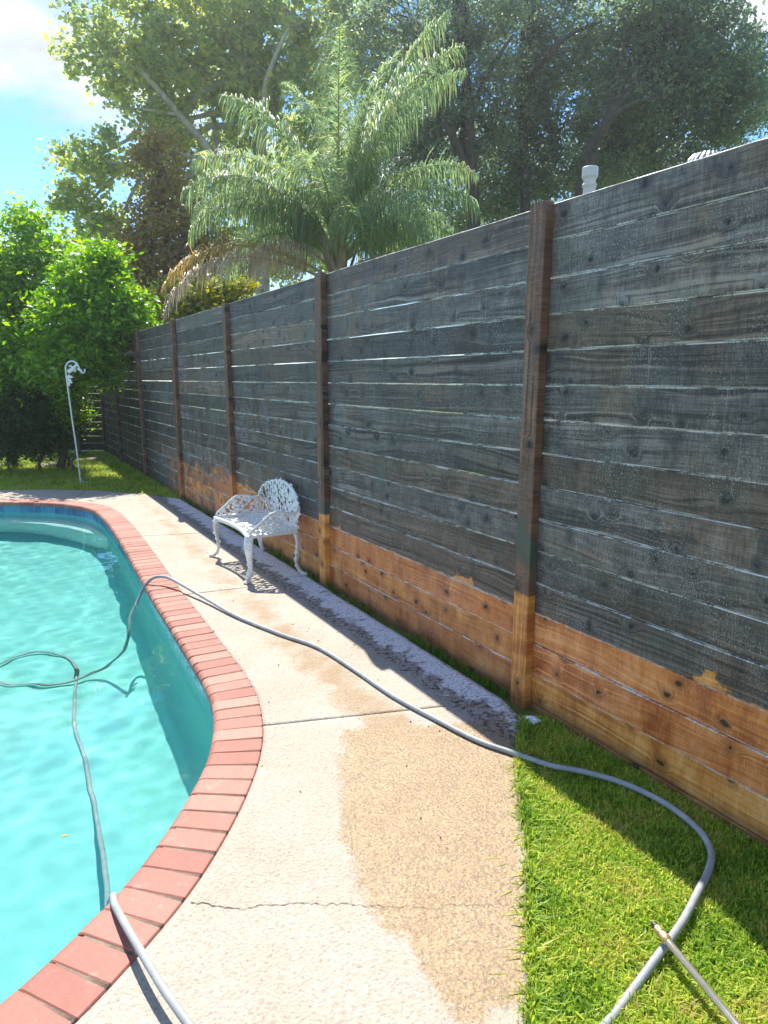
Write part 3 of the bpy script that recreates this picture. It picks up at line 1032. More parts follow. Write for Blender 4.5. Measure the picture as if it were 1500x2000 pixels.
# one sheet to the horizon with a hole for the pool and the deck
ringA = bnd - (bnd - inner_c) * 0.06
nA = len(ringA)
far_r = np.stack([np.cos(np.linspace(0, 2 * np.pi, nA, endpoint=False)), np.sin(np.linspace(0, 2 * np.pi, nA, endpoint=False))], 1)
ang = np.arctan2(ringA[:, 1] - 4.5, ringA[:, 0] + 4.4)
rays = np.stack([np.cos(ang), np.sin(ang)], 1)
lo = [lift(ringA, -0.024)]
for rad in (8, 14, 40, 150, 450):
    base_r = np.array([-4.4, 4.5]) + rays * rad
    if rad == 8:
        base_r = ringA + rays * 1.5
    lo.append(lift(base_r, -0.024))
ground = link('ground', strip_mesh('ground', lo, M['lawn']))
tag(ground, 'lawn ground around the pool', kind='structure')


def grass_mesh(name, pts, hmin, hmax, wid, lean=0.9, z0=-0.03, seed=1):
    r = np.random.default_rng(seed)
    n = len(pts)
    az = r.uniform(0, 2 * np.pi, n)
    h = r.uniform(hmin, hmax, n) * (0.75 + 0.5 * r.random(n))
    ln = np.abs(r.normal(0, lean, n))
    dx_ = np.cos(az); dy_ = np.sin(az)
    wx = -dy_ * wid * 0.5; wy = dx_ * wid * 0.5
    tw = r.uniform(0.6, 1.3, n)
    b = np.column_stack([pts, np.full(n, z0)])
    def pt(sx, sz, w):
        p = b.copy()
        p[:, 0] += dx_ * h * sx * ln + wx * w * tw
        p[:, 1] += dy_ * h * sx * ln + wy * w * tw
        p[:, 2] += h * sz / np.sqrt(1 + 0.5 * ln ** 2)
        return p
    V = np.stack([pt(0, 0, -1), pt(0, 0, 1), pt(0.35, 0.6, -0.9), pt(0.35, 0.6, 0.9), pt(1.0, 0.92, -0.12), pt(1.0, 0.92, 0.12)], 1).reshape(-1, 3)
    i = np.arange(n)[:, None] * 6
    F = np.concatenate([i + np.array([[0, 1, 3, 2]]), i + np.array([[2, 3, 5, 4]])])
    return np_mesh(name, V, F, M['grass'])


def scatter(poly, count, seed, clump=0.0):
    poly = np.array(poly)
    lo_, hi_ = poly.min(0), poly.max(0)
    r = np.random.default_rng(seed)
    out = []
    tot = 0
    while tot < count:
        p = r.uniform(lo_, hi_, (count, 2))
        p = p[inside(poly, p)]
        out.append(p); tot += len(p)
    return np.concatenate(out)[:count]


near_poly = [(0.68, 3.07), (0.553, 2.70), (0.497, 2.28), (0.458, 2.03), (0.345, 1.47), (0.25, 1.0), (0.1, 0.5), (2.2, 0.4), fxy(-3.0, -0.09), fxy(-1.5, -0.09), fxy(-0.1, -0.09)]
gp = scatter(near_poly, 120000, 11)
# thin the sward in a few bare spots and along the worn line
bare = np.exp(-(((gp[:, 0] - 0.80) / 0.07) ** 2 + ((gp[:, 1] - 1.74) / 0.05) ** 2)) + np.exp(-(((gp[:, 0] - 0.70) / 0.05) ** 2 + ((gp[:, 1] - 1.62) / 0.05) ** 2)) \
    + np.exp(-(((gp[:, 0] - 1.03) / 0.06) ** 2 + ((gp[:, 1] - 1.98) / 0.04) ** 2))
keep = RNG.random(len(gp)) > bare * 0.9
o = link('lawn_grass', grass_mesh('lawn_grass', gp[keep], 0.017, 0.036, 0.0060, 1.0, -0.025, 2))
tag(o, 'short green lawn grass beside the deck and fence', 'grass', kind='stuff')
edge_pts = resample(np.array([(0.66, 3.03), (0.573, 2.70), (0.52, 2.28), (0.482, 2.031), (0.37, 1.47), (0.26, 1.0)]), 0.001)[0]
edge_pts = edge_pts[RNG.random(len(edge_pts)) < 0.55 + 0.45 * np.sin(edge_pts[:, 1] * 23) * np.sin(edge_pts[:, 1] * 61)]
edge_pts = np.repeat(edge_pts, 2, 0) + np.column_stack([RNG.normal(0.010, 0.012, 2 * len(edge_pts)), RNG.normal(0, 0.01, 2 * len(edge_pts))])
o = link('edge_grass', grass_mesh('edge_grass', edge_pts, 0.018, 0.042, 0.006, 1.2, -0.012, 6))
tag(o, 'ragged fringe of grass creeping over the deck edge', 'grass', kind='stuff')
far_poly = [(-5.67, 9.97), (-4.94, 10.02), (-4.14, 9.92), (-3.34, 9.58), fxy(6.98, -0.02), fxy(7.2, -0.09), fxy(13.9, -0.09), (-9.0, 15.2), (-10.5, 10.5), (-7.7, 9.65)]
gf = scatter(far_poly, 70000, 12)
o = link('lawn_grass', grass_mesh('lawn_grass', gf, 0.035, 0.075, 0.009, 0.9, -0.026, 3))
tag(o, 'shaded lawn grass at the far end of the pool', 'grass', kind='stuff')
# tufts in the gap between deck and fence
sp = []
for k in range(2600):
    a = RNG.uniform(0.15, 7.0)
    if math.sin(a * 3.1) + math.sin(a * 7.7 + 1) * 0.8 + RNG.normal(0, 0.5) < -0.1:
        continue
    sp.append(fxy(a, RNG.normal(-0.062, 0.014)))
o = link('edge_weeds', grass_mesh('edge_weeds', np.array(sp), 0.04, 0.10, 0.006, 0.6, -0.04, 4))
tag(o, 'thin line of weeds between deck edge and fence boards', 'weeds', kind='stuff')
o.data.materials.clear(); o.data.materials.append(M['weed'])

# ------------------------------------------------------------------ the long board fence
NB = 16
POSTS = [-2.28, 0.07, 2.41, 4.73, 7.05, 9.52, 11.95, 14.05]
Z_BASE = 0.012 - 0.157


def board_mesh(seed, length):
    rg = random.Random(seed)
    m = MB()
    n = 15
    th = 0.020
    hgt = BH - 0.0032
    ph = [rg.uniform(0, 6.28) for _ in range(6)]
    vs = []
    for i in range(n):
        t = i / (n - 1)
        x = (t - 0.5) * length
        zt = hgt + 0.0011 * math.sin(t * 9 + ph[0]) + 0.0009 * math.sin(t * 23 + ph[1]) + rg.uniform(-0.0006, 0.0006)
        zb = 0.0011 * math.sin(t * 8 + ph[2]) + 0.0009 * math.sin(t * 19 + ph[3]) + rg.uniform(-0.0006, 0.0006)
        yo = 0.0025 * math.sin(t * 5 + ph[4])
        cup = 0.0012 * math.sin(ph[5])
        c = 0.0022
        vs += [(x, yo + c, zb), (x, yo + 0, zb + c), (x, yo + cup, (zt + zb) / 2), (x, yo + 0, zt - c), (x, yo + c, zt), (x, yo + th, zt), (x, yo + th, zb)]
    fs = []
    for i in range(n - 1):
        for k in range(7):
            k2 = (k + 1) % 7
            a = i * 7
            fs.append((a + k, a + 7 + k, a + 7 + k2, a + k2))
    fs.append(tuple(range(7))); fs.append(tuple((n - 1) * 7 + k for k in range(7))[::-1])
    m.add(vs, fs)
    me = m.mesh('board', M['board'])
    bm = bmesh.new(); bm.from_mesh(me); bmesh.ops.recalc_face_normals(bm, faces=bm.faces); bm.to_mesh(me); bm.free()
    return me


fence = empty('board_fence', P0, FENCE_ROT)
tag(fence, 'tall horizontal board fence, dark above with washed orange boards at the bottom', 'fence')
BM_ = [board_mesh(s, 2.36) for s in range(8)]
for b in range(len(POSTS) - 1):
    a0, a1 = POSTS[b], POSTS[b + 1]
    L = a1 - a0 - 0.002
    for k in range(NB):
        me = random.choice(BM_)
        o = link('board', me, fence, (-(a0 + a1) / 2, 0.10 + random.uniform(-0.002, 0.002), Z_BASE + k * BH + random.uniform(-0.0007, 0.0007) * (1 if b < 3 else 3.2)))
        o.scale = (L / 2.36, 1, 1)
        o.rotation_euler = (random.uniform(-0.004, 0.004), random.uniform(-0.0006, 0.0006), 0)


def post_mesh(seed, w=0.105, dpt=0.047, h=2.372):
    rg = random.Random(seed)
    m = MB()
    n = 10
    c = 0.004
    vs = []
    bow = rg.uniform(-0.004, 0.004)
    for i in range(n):
        t = i / (n - 1)
        z = -0.08 + t * (h + 0.08)
        x0 = bow * math.sin(t * 3.14) + rg.uniform(-0.0008, 0.0008)
        hw = w / 2
        vs += [(x0 - hw + c, 0, z), (x0 + hw - c, 0, z), (x0 + hw, c, z), (x0 + hw, dpt, z), (x0 - hw, dpt, z), (x0 - hw, c, z)]
    fs = []
    for i in range(n - 1):
        for k in range(6):
            k2 = (k + 1) % 6
            fs.append((i * 6 + k, i * 6 + k2, (i + 1) * 6 + k2, (i + 1) * 6 + k))
    fs.append(tuple(range(6))[::-1]); fs.append(tuple((n - 1) * 6 + k for k in range(6)))
    m.add(vs, fs)
    return m.mesh('post', M['post'])


PM = [post_mesh(s) for s in range(4)]
for i, a in enumerate(POSTS):
    o = link('post', PM[i % 4], fence, (-a, 0.050, 0))
    o.rotation_euler = (0, random.uniform(-0.004, 0.004), 0)

# back fence, closing the far end of the yard
corner = fp(14.08, -0.09)
backf = empty('back_fence', (corner.x, corner.y, 0), 0.0)
tag(backf, 'dark board fence at the far corner behind the shrubs', 'fence')
bb = MB(); bb.box((0, 0, 0.074), (2.36, 0.02, 0.148)); bb_me = bb.mesh('board', M['backboard'])
pb = MB(); pb.box((0, 0, 1.0), (0.10, 0.05, 2.1)); pb_me = pb.mesh('post', M['backboard'])
for b in range(4):
    for k in range(13):
        link('board', bb_me, backf, (-1.2 - b * 2.38, 0.10 + random.uniform(-0.004, 0.004), 0.03 + k * 0.158))
    link('post', pb_me, backf, (-0.62 - b * 2.38, 0.062, 0))

# ------------------------------------------------------------------ bench
def make_bench():
    root = empty('garden_bench', fp(3.2, 0.43), FENCE_ROT)
    tag(root, 'white ornate cast iron garden bench with leafy openwork back by the fence', 'bench')
    rg = random.Random(21)

    def vine_leaf(r):
        out = []
        for k in range(10):
            a = 2 * math.pi * k / 10 + 0.2
            rad = r * (1.0 if k % 2 == 0 else 0.62) * rg.uniform(0.85, 1.15)
            out.append((rad * math.cos(a), rad * math.sin(a)))
        return out

    HW = 0.46

    def yb(x):                                   # plan curve of the back
        return 0.455 - 0.045 * (abs(x) / HW) ** 3

    def top(x):
        return 0.54 + 0.19 * max(0.0, math.cos(math.pi * x / (2 * HW))) ** 0.42

    # seat: openwork slab with a curved rim
    s = MB()
    def yf(x):
        return 0.055 * math.cos(math.pi * x / (2 * HW)) - 0.01
    rim = [(x, yf(x), 0.372) for x in np.linspace(-HW, HW, 25)]
    back_rim = [(x, yb(x), 0.372) for x in np.linspace(HW, -HW, 25)]
    s.tube(rim, 0.014, 8)
    s.tube([(x, y, z - 0.016) for x, y, z in rim], 0.010, 6)
    s.tube(back_rim, 0.010, 6)
    for sx in (-1, 1):
        s.tube([(sx * HW, yf(HW), 0.372), (sx * (HW + 0.012), 0.17, 0.374), (sx * HW, yb(HW), 0.372)], 0.013, 8)
    for k in range(-14, 15):
        xa = k * 0.062
        for dr in (-1, 1):
            pts = []
            for t in np.linspace(0, 1, 9):
                x = xa + dr * 0.33 * t + 0.010 * math.sin(t * 12 + k)
                if abs(x) > HW:
                    continue
                y = yf(x) + (yb(x) - yf(x)) * t
                pts.append((x, y, 0.372 - 0.010 * math.sin(math.pi * t)))
            if len(pts) > 2:
                s.tube(pts, 0.0055, 5)
    for i in range(90):
        x = rg.uniform(-HW + 0.03, HW - 0.03); t = rg.uniform(0.06, 0.94)
        y = yf(x) + (yb(x) - yf(x)) * t
        a = rg.uniform(0, 6.28)
        s.plate((x, y, 0.374 - 0.010 * math.sin(math.pi * t)), vine_leaf(rg.uniform(0.017, 0.028)), Vector((math.cos(a), math.sin(a), 0)), Vector((-math.sin(a), math.cos(a), 0)), 0.006, 0.004)
    s.build('seat', M['iron'], root)

    # back: arched, filled with vine leaves
    b = MB()
    arch = []
    for x in np.linspace(-HW, HW, 41):
        arch.append((x, yb(x) + 0.05 * (top(x) - 0.37), top(x) + 0.006 * math.sin(x * 75)))
    b.tube(arch, 0.010, 7)
    b.tube([(x, yb(x), 0.395) for x in np.linspace(-HW, HW, 25)], 0.008, 6)
    placed = []
    tries = 0
    while tries < 5200 and len(placed) < 210:
        tries += 1
        x = rg.uniform(-HW, HW)
        z = rg.uniform(0.40, top(x) + 0.004)
        if any((x - p[0]) ** 2 + (z - p[1]) ** 2 < 0.034 ** 2 for p in placed):
            continue
        placed.append((x, z))
    for (x, z) in placed:
        if rg.random() < 0.10:
            continue
        n = Vector((0.66 * x / HW * abs(x) / HW, -1, 0)).normalized()
        u = Vector((-n.y, n.x, 0)); w = Vector((0, 0, 1))
        a = rg.uniform(0, 6.28)
        tilt = Vector((rg.uniform(-.35, .35), 0, rg.uniform(-.35, .35)))
        uu = (u * math.cos(a) + w * math.sin(a) + n * tilt.x * 0.6).normalized()
        ww = (-u * math.sin(a) + w * math.cos(a) + n * tilt.z * 0.6)
        ww = (ww - uu * ww.dot(uu)).normalized()
        b.plate((x, yb(x) + 0.05 * (z - 0.37) + rg.uniform(-0.008, 0.008), z), vine_leaf(rg.uniform(0.020, 0.033)), uu, ww, 0.006, 0.006)
    for i in range(len(placed)):
        d2 = sorted(range(len(placed)), key=lambda j: (placed[j][0] - placed[i][0]) ** 2 + (placed[j][1] - placed[i][1]) ** 2)
        for j in d2[1:4]:
            if j > i:
                (xa, za), (xb_, zb_) = placed[i], placed[j]
                mx_ = ((xa + xb_) / 2 + rg.uniform(-.008, .008), (za + zb_) / 2 + rg.uniform(-.008, .008))
                b.tube([(q[0], yb(q[0]) + 0.05 * (q[1] - 0.37), q[1]) for q in ((xa, za), mx_, (xb_, zb_))], 0.0042, 5)
    b.build('backrest', M['iron'], root)

    # arms
    for sx in (-1, 1):
        m = MB()
        def arm_top(t):                          # t 0 front .. 1 back
            return 0.42 + 0.125 * math.sin(min(1, t * 1.9) * math.pi / 2) - 0.012 * math.sin(t * 9)
        y0, y1 = 0.02, yb(HW) + 0.01
        crest = [(sx * (HW + 0.012 * math.sin(math.pi * t)), y0 + (y1 - y0) * t, arm_top(t)) for t in np.linspace(0, 1, 17)]
        m.tube([(sx * HW, y0 + 0.015, 0.375)] + [(sx * HW, y0 - 0.014, 0.40)] + crest, 0.0095, 7)
        pl = []
        for tr in range(900):
            t = rg.uniform(0.04, 0.98); z = rg.uniform(0.385, arm_top(t) - 0.006)
            y = y0 + (y1 - y0) * t
            if any((y - p[0]) ** 2 + (z - p[1]) ** 2 < 0.031 ** 2 for p in pl):
                continue
            pl.append((y, z))
        for (y, z) in pl:
            if rg.random() < 0.14:
                continue
            a = rg.uniform(0, 6.28)
            m.plate((sx * (HW + rg.uniform(-0.004, 0.008)), y, z), vine_leaf(rg.uniform(0.016, 0.026)), Vector((0, math.cos(a), math.sin(a))), Vector((0, -math.sin(a), math.cos(a))), 0.006, 0.004)
        for i in range(len(pl)):
            d2 = sorted(range(len(pl)), key=lambda j: (pl[j][0] - pl[i][0]) ** 2 + (pl[j][1] - pl[i][1]) ** 2)
            for j in d2[1:4]:
                if j > i:
                    m.tube([(sx * HW, *pl[i]), (sx * HW, *pl[j])], 0.004, 5)
        m.build('armrest', M['iron'], root)

    # cabriole legs, wide on the diagonal
    for sx in (-1, 1):
        for fr in (True, False):
            m = MB()
            dg = Vector((sx * 0.70, -0.71 if fr else 0.71, 0)).normalized()
            base = Vector((sx * (HW - 0.02), (yf(HW) + 0.015) if fr else yb(HW), 0))
            prof = [(0.362, 0.0, 0.040), (0.31, 0.014, 0.040), (0.25, 0.014, 0.033), (0.18, 0.002, 0.026), (0.11, -0.004, 0.021), (0.06, 0.010, 0.020), (0.028, 0.036, 0.020), (0.014, 0.062, 0.018), (0.013, 0.078, 0.008)]
            sp_ = spline([(base.x + dg.x * o_, base.y + dg.y * o_, z) for z, o_, r in prof], 4)
            rr_ = np.interp(np.linspace(0, 1, len(sp_)), np.linspace(0, 1, len(prof)), [p[2] for p in prof])
            side = Vector((-dg.y, dg.x, 0))
            m.tube(sp_, list(rr_), 10, flat=(dg, 0.42))
            for i in range(16):
                z = rg.uniform(0.03, 0.35)
                k = int(np.argmin(np.abs(sp_[:, 2] - z)))
                c = Vector(sp_[k]) + dg * (rr_[k] * 0.40) + side * rg.uniform(-0.8, 0.8) * rr_[k]
                a = rg.uniform(0, 6.28)
                w_ = Vector((0, 0, 1))
                m.plate(c, vine_leaf(rg.uniform(0.010, 0.017)), side * math.cos(a) + w_ * math.sin(a), -side * math.sin(a) + w_ * math.cos(a), 0.006, 0.004)
                m.plate(c - dg * (rr_[k] * 0.8), vine_leaf(rg.uniform(0.010, 0.017)), side * math.cos(a) + w_ * math.sin(a), -side * math.sin(a) + w_ * math.cos(a), 0.006, 0.004)
            for k in (-1, 0, 1):                  # clawed foot
                c = base + dg * 0.066 + side * k * 0.011
                m.tube([c + Vector((0, 0, 0.020)), c + dg * 0.016 + Vector((0, 0, 0.012)), c + dg * 0.026 + Vector((0, 0, 0.004))], [0.010, 0.009, 0.004], 6)
            m.build('leg', M['iron'], root)
    return root


bench = make_bench()

# ------------------------------------------------------------------ shepherd hook
hk = empty('shepherd_hook', (-4.80, 10.70, -0.03), 0.0)
tag(hk, 'thin white shepherd hook pole with leaf ornament standing in the lawn', 'garden hook')
m = MB()
pole = [(0, 0, -0.10), (-0.02, 0, 0.5), (-0.05, 0, 1.0), (-0.075, 0, 1.5), (-0.085, 0, 1.72)]
arc = [(-0.085 + 0.105 - 0.105 * math.cos(t), 0, 1.79 + 0.115 * math.sin(t)) for t in np.linspace(0.1, math.pi * 0.80, 12)]
hook = [(0.125, 0, 1.80), (0.150, 0, 1.745), (0.180, 0, 1.728), (0.205, 0, 1.75), (0.210, 0, 1.79)]
pts = np.concatenate([spline(pole, 5)[:-1], np.array(arc), np.array(hook)])
m.tube(spline(pts, 2), 0.0125, 8)
m.build('pole', M['hookwhite'], hk, True)
m = MB()
m.tube([(-0.0, 0, 0.09), (0.035, 0, 0.045), (0.10, 0, 0.04), (0.105, 0, -0.06)], 0.007, 6)
m.build('step_prong', M['hookwhite'], hk, True)


def leafshape(L, w):
    return [(0, 0), (L * 0.3, w), (L * 0.7, w * 0.8), (L, 0), (L * 0.7, -w * 0.8), (L * 0.3, -w)]


orn = MB()
for (x, z, a, L) in [(-0.075, 1.66, -0.9, 0.12), (-0.075, 1.68, -0.2, 0.10), (-0.07, 1.74, 0.5, 0.12), (-0.07, 1.60, -1.2, 0.08), (0.09, 1.80, -0.5, 0.09), (0.07, 1.80, -1.9, 0.07), (0.10, 1.82, 2.0, 0.07)]:
    orn.plate((x, 0, z), leafshape(L, L * 0.22), Vector((math.cos(a), 0, math.sin(a))), Vector((-math.sin(a), 0, math.cos(a))), 0.006, 0.003)
orn.tube([(-0.075, 0, 1.66), (-0.02, 0, 1.74), (0.05, 0, 1.79), (0.10, 0, 1.87)], 0.006, 6)
orn.build('leaf_ornament', M['hookwhite'], hk)
bird = MB()
bird.tube([(-0.01, 0, 1.735), (0.015, 0, 1.765), (0.045, 0, 1.80), (0.065, 0, 1.83), (0.08, 0, 1.845), (0.10, 0, 1.848)], [0.006, 0.024, 0.030, 0.020, 0.017, 0.002], 10)
bird.plate((0.03, 0.02, 1.79), leafshape(0.10, 0.024), Vector((-0.75, 0, 0.66)), Vector((0.66, 0, 0.75)), 0.006)
bird.build('bird_ornament', M['hookwhite'], hk, True)

# ------------------------------------------------------------------ hose and washer lance
HOSE = [(-0.30, 1.20, 0.02), (-0.379, 1.299, 0.030), (-0.453, 1.38, 0.045), (-0.511, 1.439, 0.052), (-0.571, 1.501, 0.056), (-0.636, 1.577, 0.056), (-0.708, 1.667, 0.048), (-0.772, 1.751, 0.036), (-0.832, 1.836, 0.019), (-0.855, 1.885, 0.004),
        (-0.880, 1.93, -0.04), (-0.915, 1.985, -0.12),
        (-1.01, 2.18, -0.40), (-1.203, 2.602, -0.78), (-1.476, 3.145, -1.05), (-1.623, 3.419, -1.112), (-1.775, 3.691, -1.12), (-1.942, 3.948, -1.12), (-2.027, 4.121, -1.12), (-2.163, 4.445, -1.12), (-2.231, 4.626, -1.115), (-2.278, 4.742, -1.115),
        (-2.346, 4.862, -1.12), (-2.445, 4.988, -1.12), (-2.574, 5.053, -1.12), (-2.685, 5.075, -1.12), (-2.785, 5.033, -1.12), (-2.859, 4.947, -1.12), (-2.899, 4.840, -1.12), (-2.945, 4.72, -1.12), (-2.90, 4.610, -1.12), (-2.758, 4.575, -1.12), (-2.664, 4.541, -1.12), (-2.511, 4.528, -1.12),
        (-2.405, 4.533, -1.12), (-2.280, 4.578, -1.115), (-2.206, 4.620, -1.095), (-2.144, 4.680, -1.08), (-2.034, 4.710, -0.98), (-1.940, 4.699, -0.78), (-1.889, 4.731, -0.55), (-1.893, 4.816, -0.38), (-1.935, 4.961, -0.25), (-1.951, 5.10, -0.16), (-1.935, 5.18, -0.08), (-1.89, 5.215, 0.01),
        (-1.82, 5.225, 0.062), (-1.71, 5.18, 0.075), (-1.55, 5.04, 0.055), (-1.30, 4.78, 0.030), (-1.00, 4.44, 0.016),
        (-0.66, 4.12, 0.014), (-0.40, 3.90, 0.014), (-0.17, 3.58, 0.014), (0.05, 3.25, 0.014), (0.26, 3.0, 0.014), (0.42, 2.82, 0.014), (0.56, 2.715, 0.014), (0.70, 2.62, 0.010), (0.83, 2.57, 0.010),
        (0.965, 2.49, 0.010), (1.08, 2.355, 0.012), (1.135, 2.20, 0.014), (1.125, 2.08, 0.014), (1.07, 1.985, 0.012), (1.00, 1.90, 0.014), (0.90, 1.78, 0.016), (0.80, 1.68, 0.010), (0.74, 1.622, 0.002), (0.69, 1.575, -0.006), (0.61, 1.50, -0.010), (0.48, 1.36, -0.008), (0.3, 1.0, -0.008)]
hose = empty('pressure_hose', (-0.30, 1.20, 0.0), 0.0)
tag(hose, 'long grey pressure washer hose looping from pool across deck to grass', 'hose')
hp = spline(HOSE, 9)
hk_ = np.arange(len(hp))
hp = hp + np.column_stack([0.0014 * np.sin(hk_ * 0.11), 0.0014 * np.sin(hk_ * 0.13 + 2), 0.0 * hk_])
hw = random.Random(9)
m = MB()
m.tube([Vector(p) - Vector((-0.30, 1.20, 0.0)) for p in hp], 0.0117, 10)
o = m.build('hose_line', M['hose'], hose, True); o.cycles.is_caustics_receiver = True
m = MB()
cpt = [Vector(p) - Vector((-0.30, 1.20, 0.0)) for p in spline([(-2.249, 4.672, -1.115), (-2.278, 4.742, -1.115), (-2.306, 4.79, -1.117)], 4)]
m.tube(cpt, [0.014, 0.019, 0.019, 0.017, 0.017, 0.017, 0.019, 0.019, 0.014], 12)
o = m.build('coupling', M['blackrubber'], hose, True); o.cycles.is_caustics_receiver = True

tip = Vector((0.792, 1.715, 0.045)); tail = Vector((0.86, 1.44, 0.048))
dirn = (tail - tip).normalized()
lance = empty('washer_lance', tip, 0.0)
tag(lance, 'steel pressure washer lance with brass nozzle lying on the grass', 'washer lance')
m = MB(); m.tube([dirn * 0.045, dirn * 0.95], 0.0100, 12)
m.build('lance_tube', M['steel'], lance, True)
m = MB(); m.lathe((0, 0, 0), [(0.0105, 0.0), (0.0135, 0.003), (0.0135, 0.020), (0.0115, 0.022), (0.0115, 0.026), (0.0145, 0.028), (0.0145, 0.044), (0.0125, 0.050), (0.0095, 0.056)], 14, dirn)
m.build('brass_coupling', M['brass'], lance)
m = MB(); m.lathe(-dirn * 0.018, [(0.006, 0.0), (0.0095, 0.002), (0.0095, 0.014), (0.008, 0.020)], 12, dirn)
m.build('nozzle_tip', M['blackrubber'], lance)

# soap foam clump at the foot of the near post
m = MB()
fr_ = random.Random(2)
for k in range(90):
    c = Vector((fr_.gauss(0, 0.020), fr_.gauss(0, 0.018), 0))
    r = fr_.uniform(0.004, 0.013) * (1.3 - min(1, c.length / 0.06))
    c.z = max(0.0, 0.012 - c.length * 0.2)
    m.lathe(c + Vector((0, 0, -0.01)), [(r * math.cos(a), r * 1.1 * math.sin(a) + 0.004) for a in np.linspace(0, 1.45, 5)], 9)
o = m.build('soap_foam', M['foam'], None, True, (0.715, 3.045, -0.01))
tag(o, 'small white clump of soap foam at the foot of the near fence post', 'foam')

# leaf litter and grit
m = MB()
lr = random.Random(31)
for k in range(120):
    a = lr.uniform(-1.3, 6.5); of = abs(lr.gauss(0.45, 0.45))
    p = fp(a, of)
    dmin = np.min(np.hypot(OUT[:, 0] - p.x, OUT[:, 1] - p.y))
    if inside(OUT, np.array([[p.x, p.y]]))[0] or (a < -0.15 and of < 0.6):
        continue
    s_ = lr.uniform(0.0025, 0.007)
    an = lr.uniform(0, 6.28)
    m.plate((p.x, p.y, 0.004), [(s_ * lr.uniform(0.7, 1.6), 0), (0, s_ * 0.6), (-s_, 0), (0, -s_ * 0.6)], Vector((math.cos(an), math.sin(an), lr.uniform(-.1, .1))), Vector((-math.sin(an), math.cos(an), lr.uniform(-.1, .1))), 0.002, 0.002)
o = m.build('leaf_litter', M['litter'])
tag(o, 'tiny dark leaf bits and grit scattered on the deck', 'debris', kind='stuff')
m = MB(); m.plate((0, 0, 0), [(0.014, 0), (0.004, 0.008), (-0.012, 0.003), (-0.006, -0.008)], Vector((1, 0, 0)), Vector((0, 1, 0)), 0.002, 0.003)
o = m.build('fallen_leaf', M['yellowleaf'], None, False, (-1.24, 2.36, WATER_Z + 0.004))
tag(o, 'small yellow leaf floating on the pool near the brick edge', 'leaf')

# ------------------------------------------------------------------ vegetation
def unit(v):
    return v / np.maximum(np.linalg.norm(v, axis=-1, keepdims=True), 1e-9)


def leaf_mesh(name, centers, size, mat, r, aspect=0.5, droop=0.0, fold=0.25, sizevar=0.5):
    """one folded four-cornered leaf per centre"""
    n = len(centers)
    ax = r.normal(0, 1, (n, 3)); ax[:, 2] = ax[:, 2] * 0.7 - droop
    ax = unit(ax)
    nr = r.normal(0, 1, (n, 3)); nr[:, 2] += 0.9
    sd = unit(np.cross(ax, nr)); nr = np.cross(sd, ax)
    L = (size * (1 + sizevar * r.uniform(-1, 1, n)))[:, None]
    w = L * aspect * 0.5
    a = centers - ax * L * 0.5
    b = centers + sd * w + nr * w * fold
    c = centers + ax * L * 0.5
    d = centers - sd * w + nr * w * fold
    V = np.stack([a, b, c, d], 1).reshape(-1, 3)
    i = np.arange(n)[:, None] * 4
    F = np.concatenate([i + np.array([[0, 1, 2]]), i + np.array([[0, 2, 3]])])
    return np_mesh(name, V, F, mat)


def blobs_to_clusters(blobs, per, r, shell=0.55):
    """blobs: (centre, radii); returns points spread in each, more towards the surface"""
    out = []
    for (c, rad, w) in blobs:
        k = max(3, int(per * w))
        d = unit(r.normal(0, 1, (k, 3)))
        q = (shell + (1 - shell) * r.random((k, 1)) ** 0.6)
        inner = r.random((k, 1)) < 0.25
        q = np.where(inner, q * r.random((k, 1)), q)
        out.append(np.array(c) + d * np.array(rad) * q)
    return np.concatenate(out)


def limb(m, a, b, r0, r1, rg, wig=0.08, seg=7, n=7):
    a = Vector(a); b = Vector(b)
    L = (b - a).length
    mid = []
    for i in range(n):
        t = i / (n - 1)
        p = a.lerp(b, t)
        p += Vector((0, 0, 1)) * (L * 0.10 * math.sin(math.pi * t))
        if 0 < i < n - 1:
            p += Vector((rg.gauss(0, 1), rg.gauss(0, 1), rg.gauss(0, 0.6))) * L * wig * 0.4
        mid.append(p)
    m.tube(mid, [r0 + (r1 - r0) * i / (n - 1) for i in range(n)], seg)
    return mid


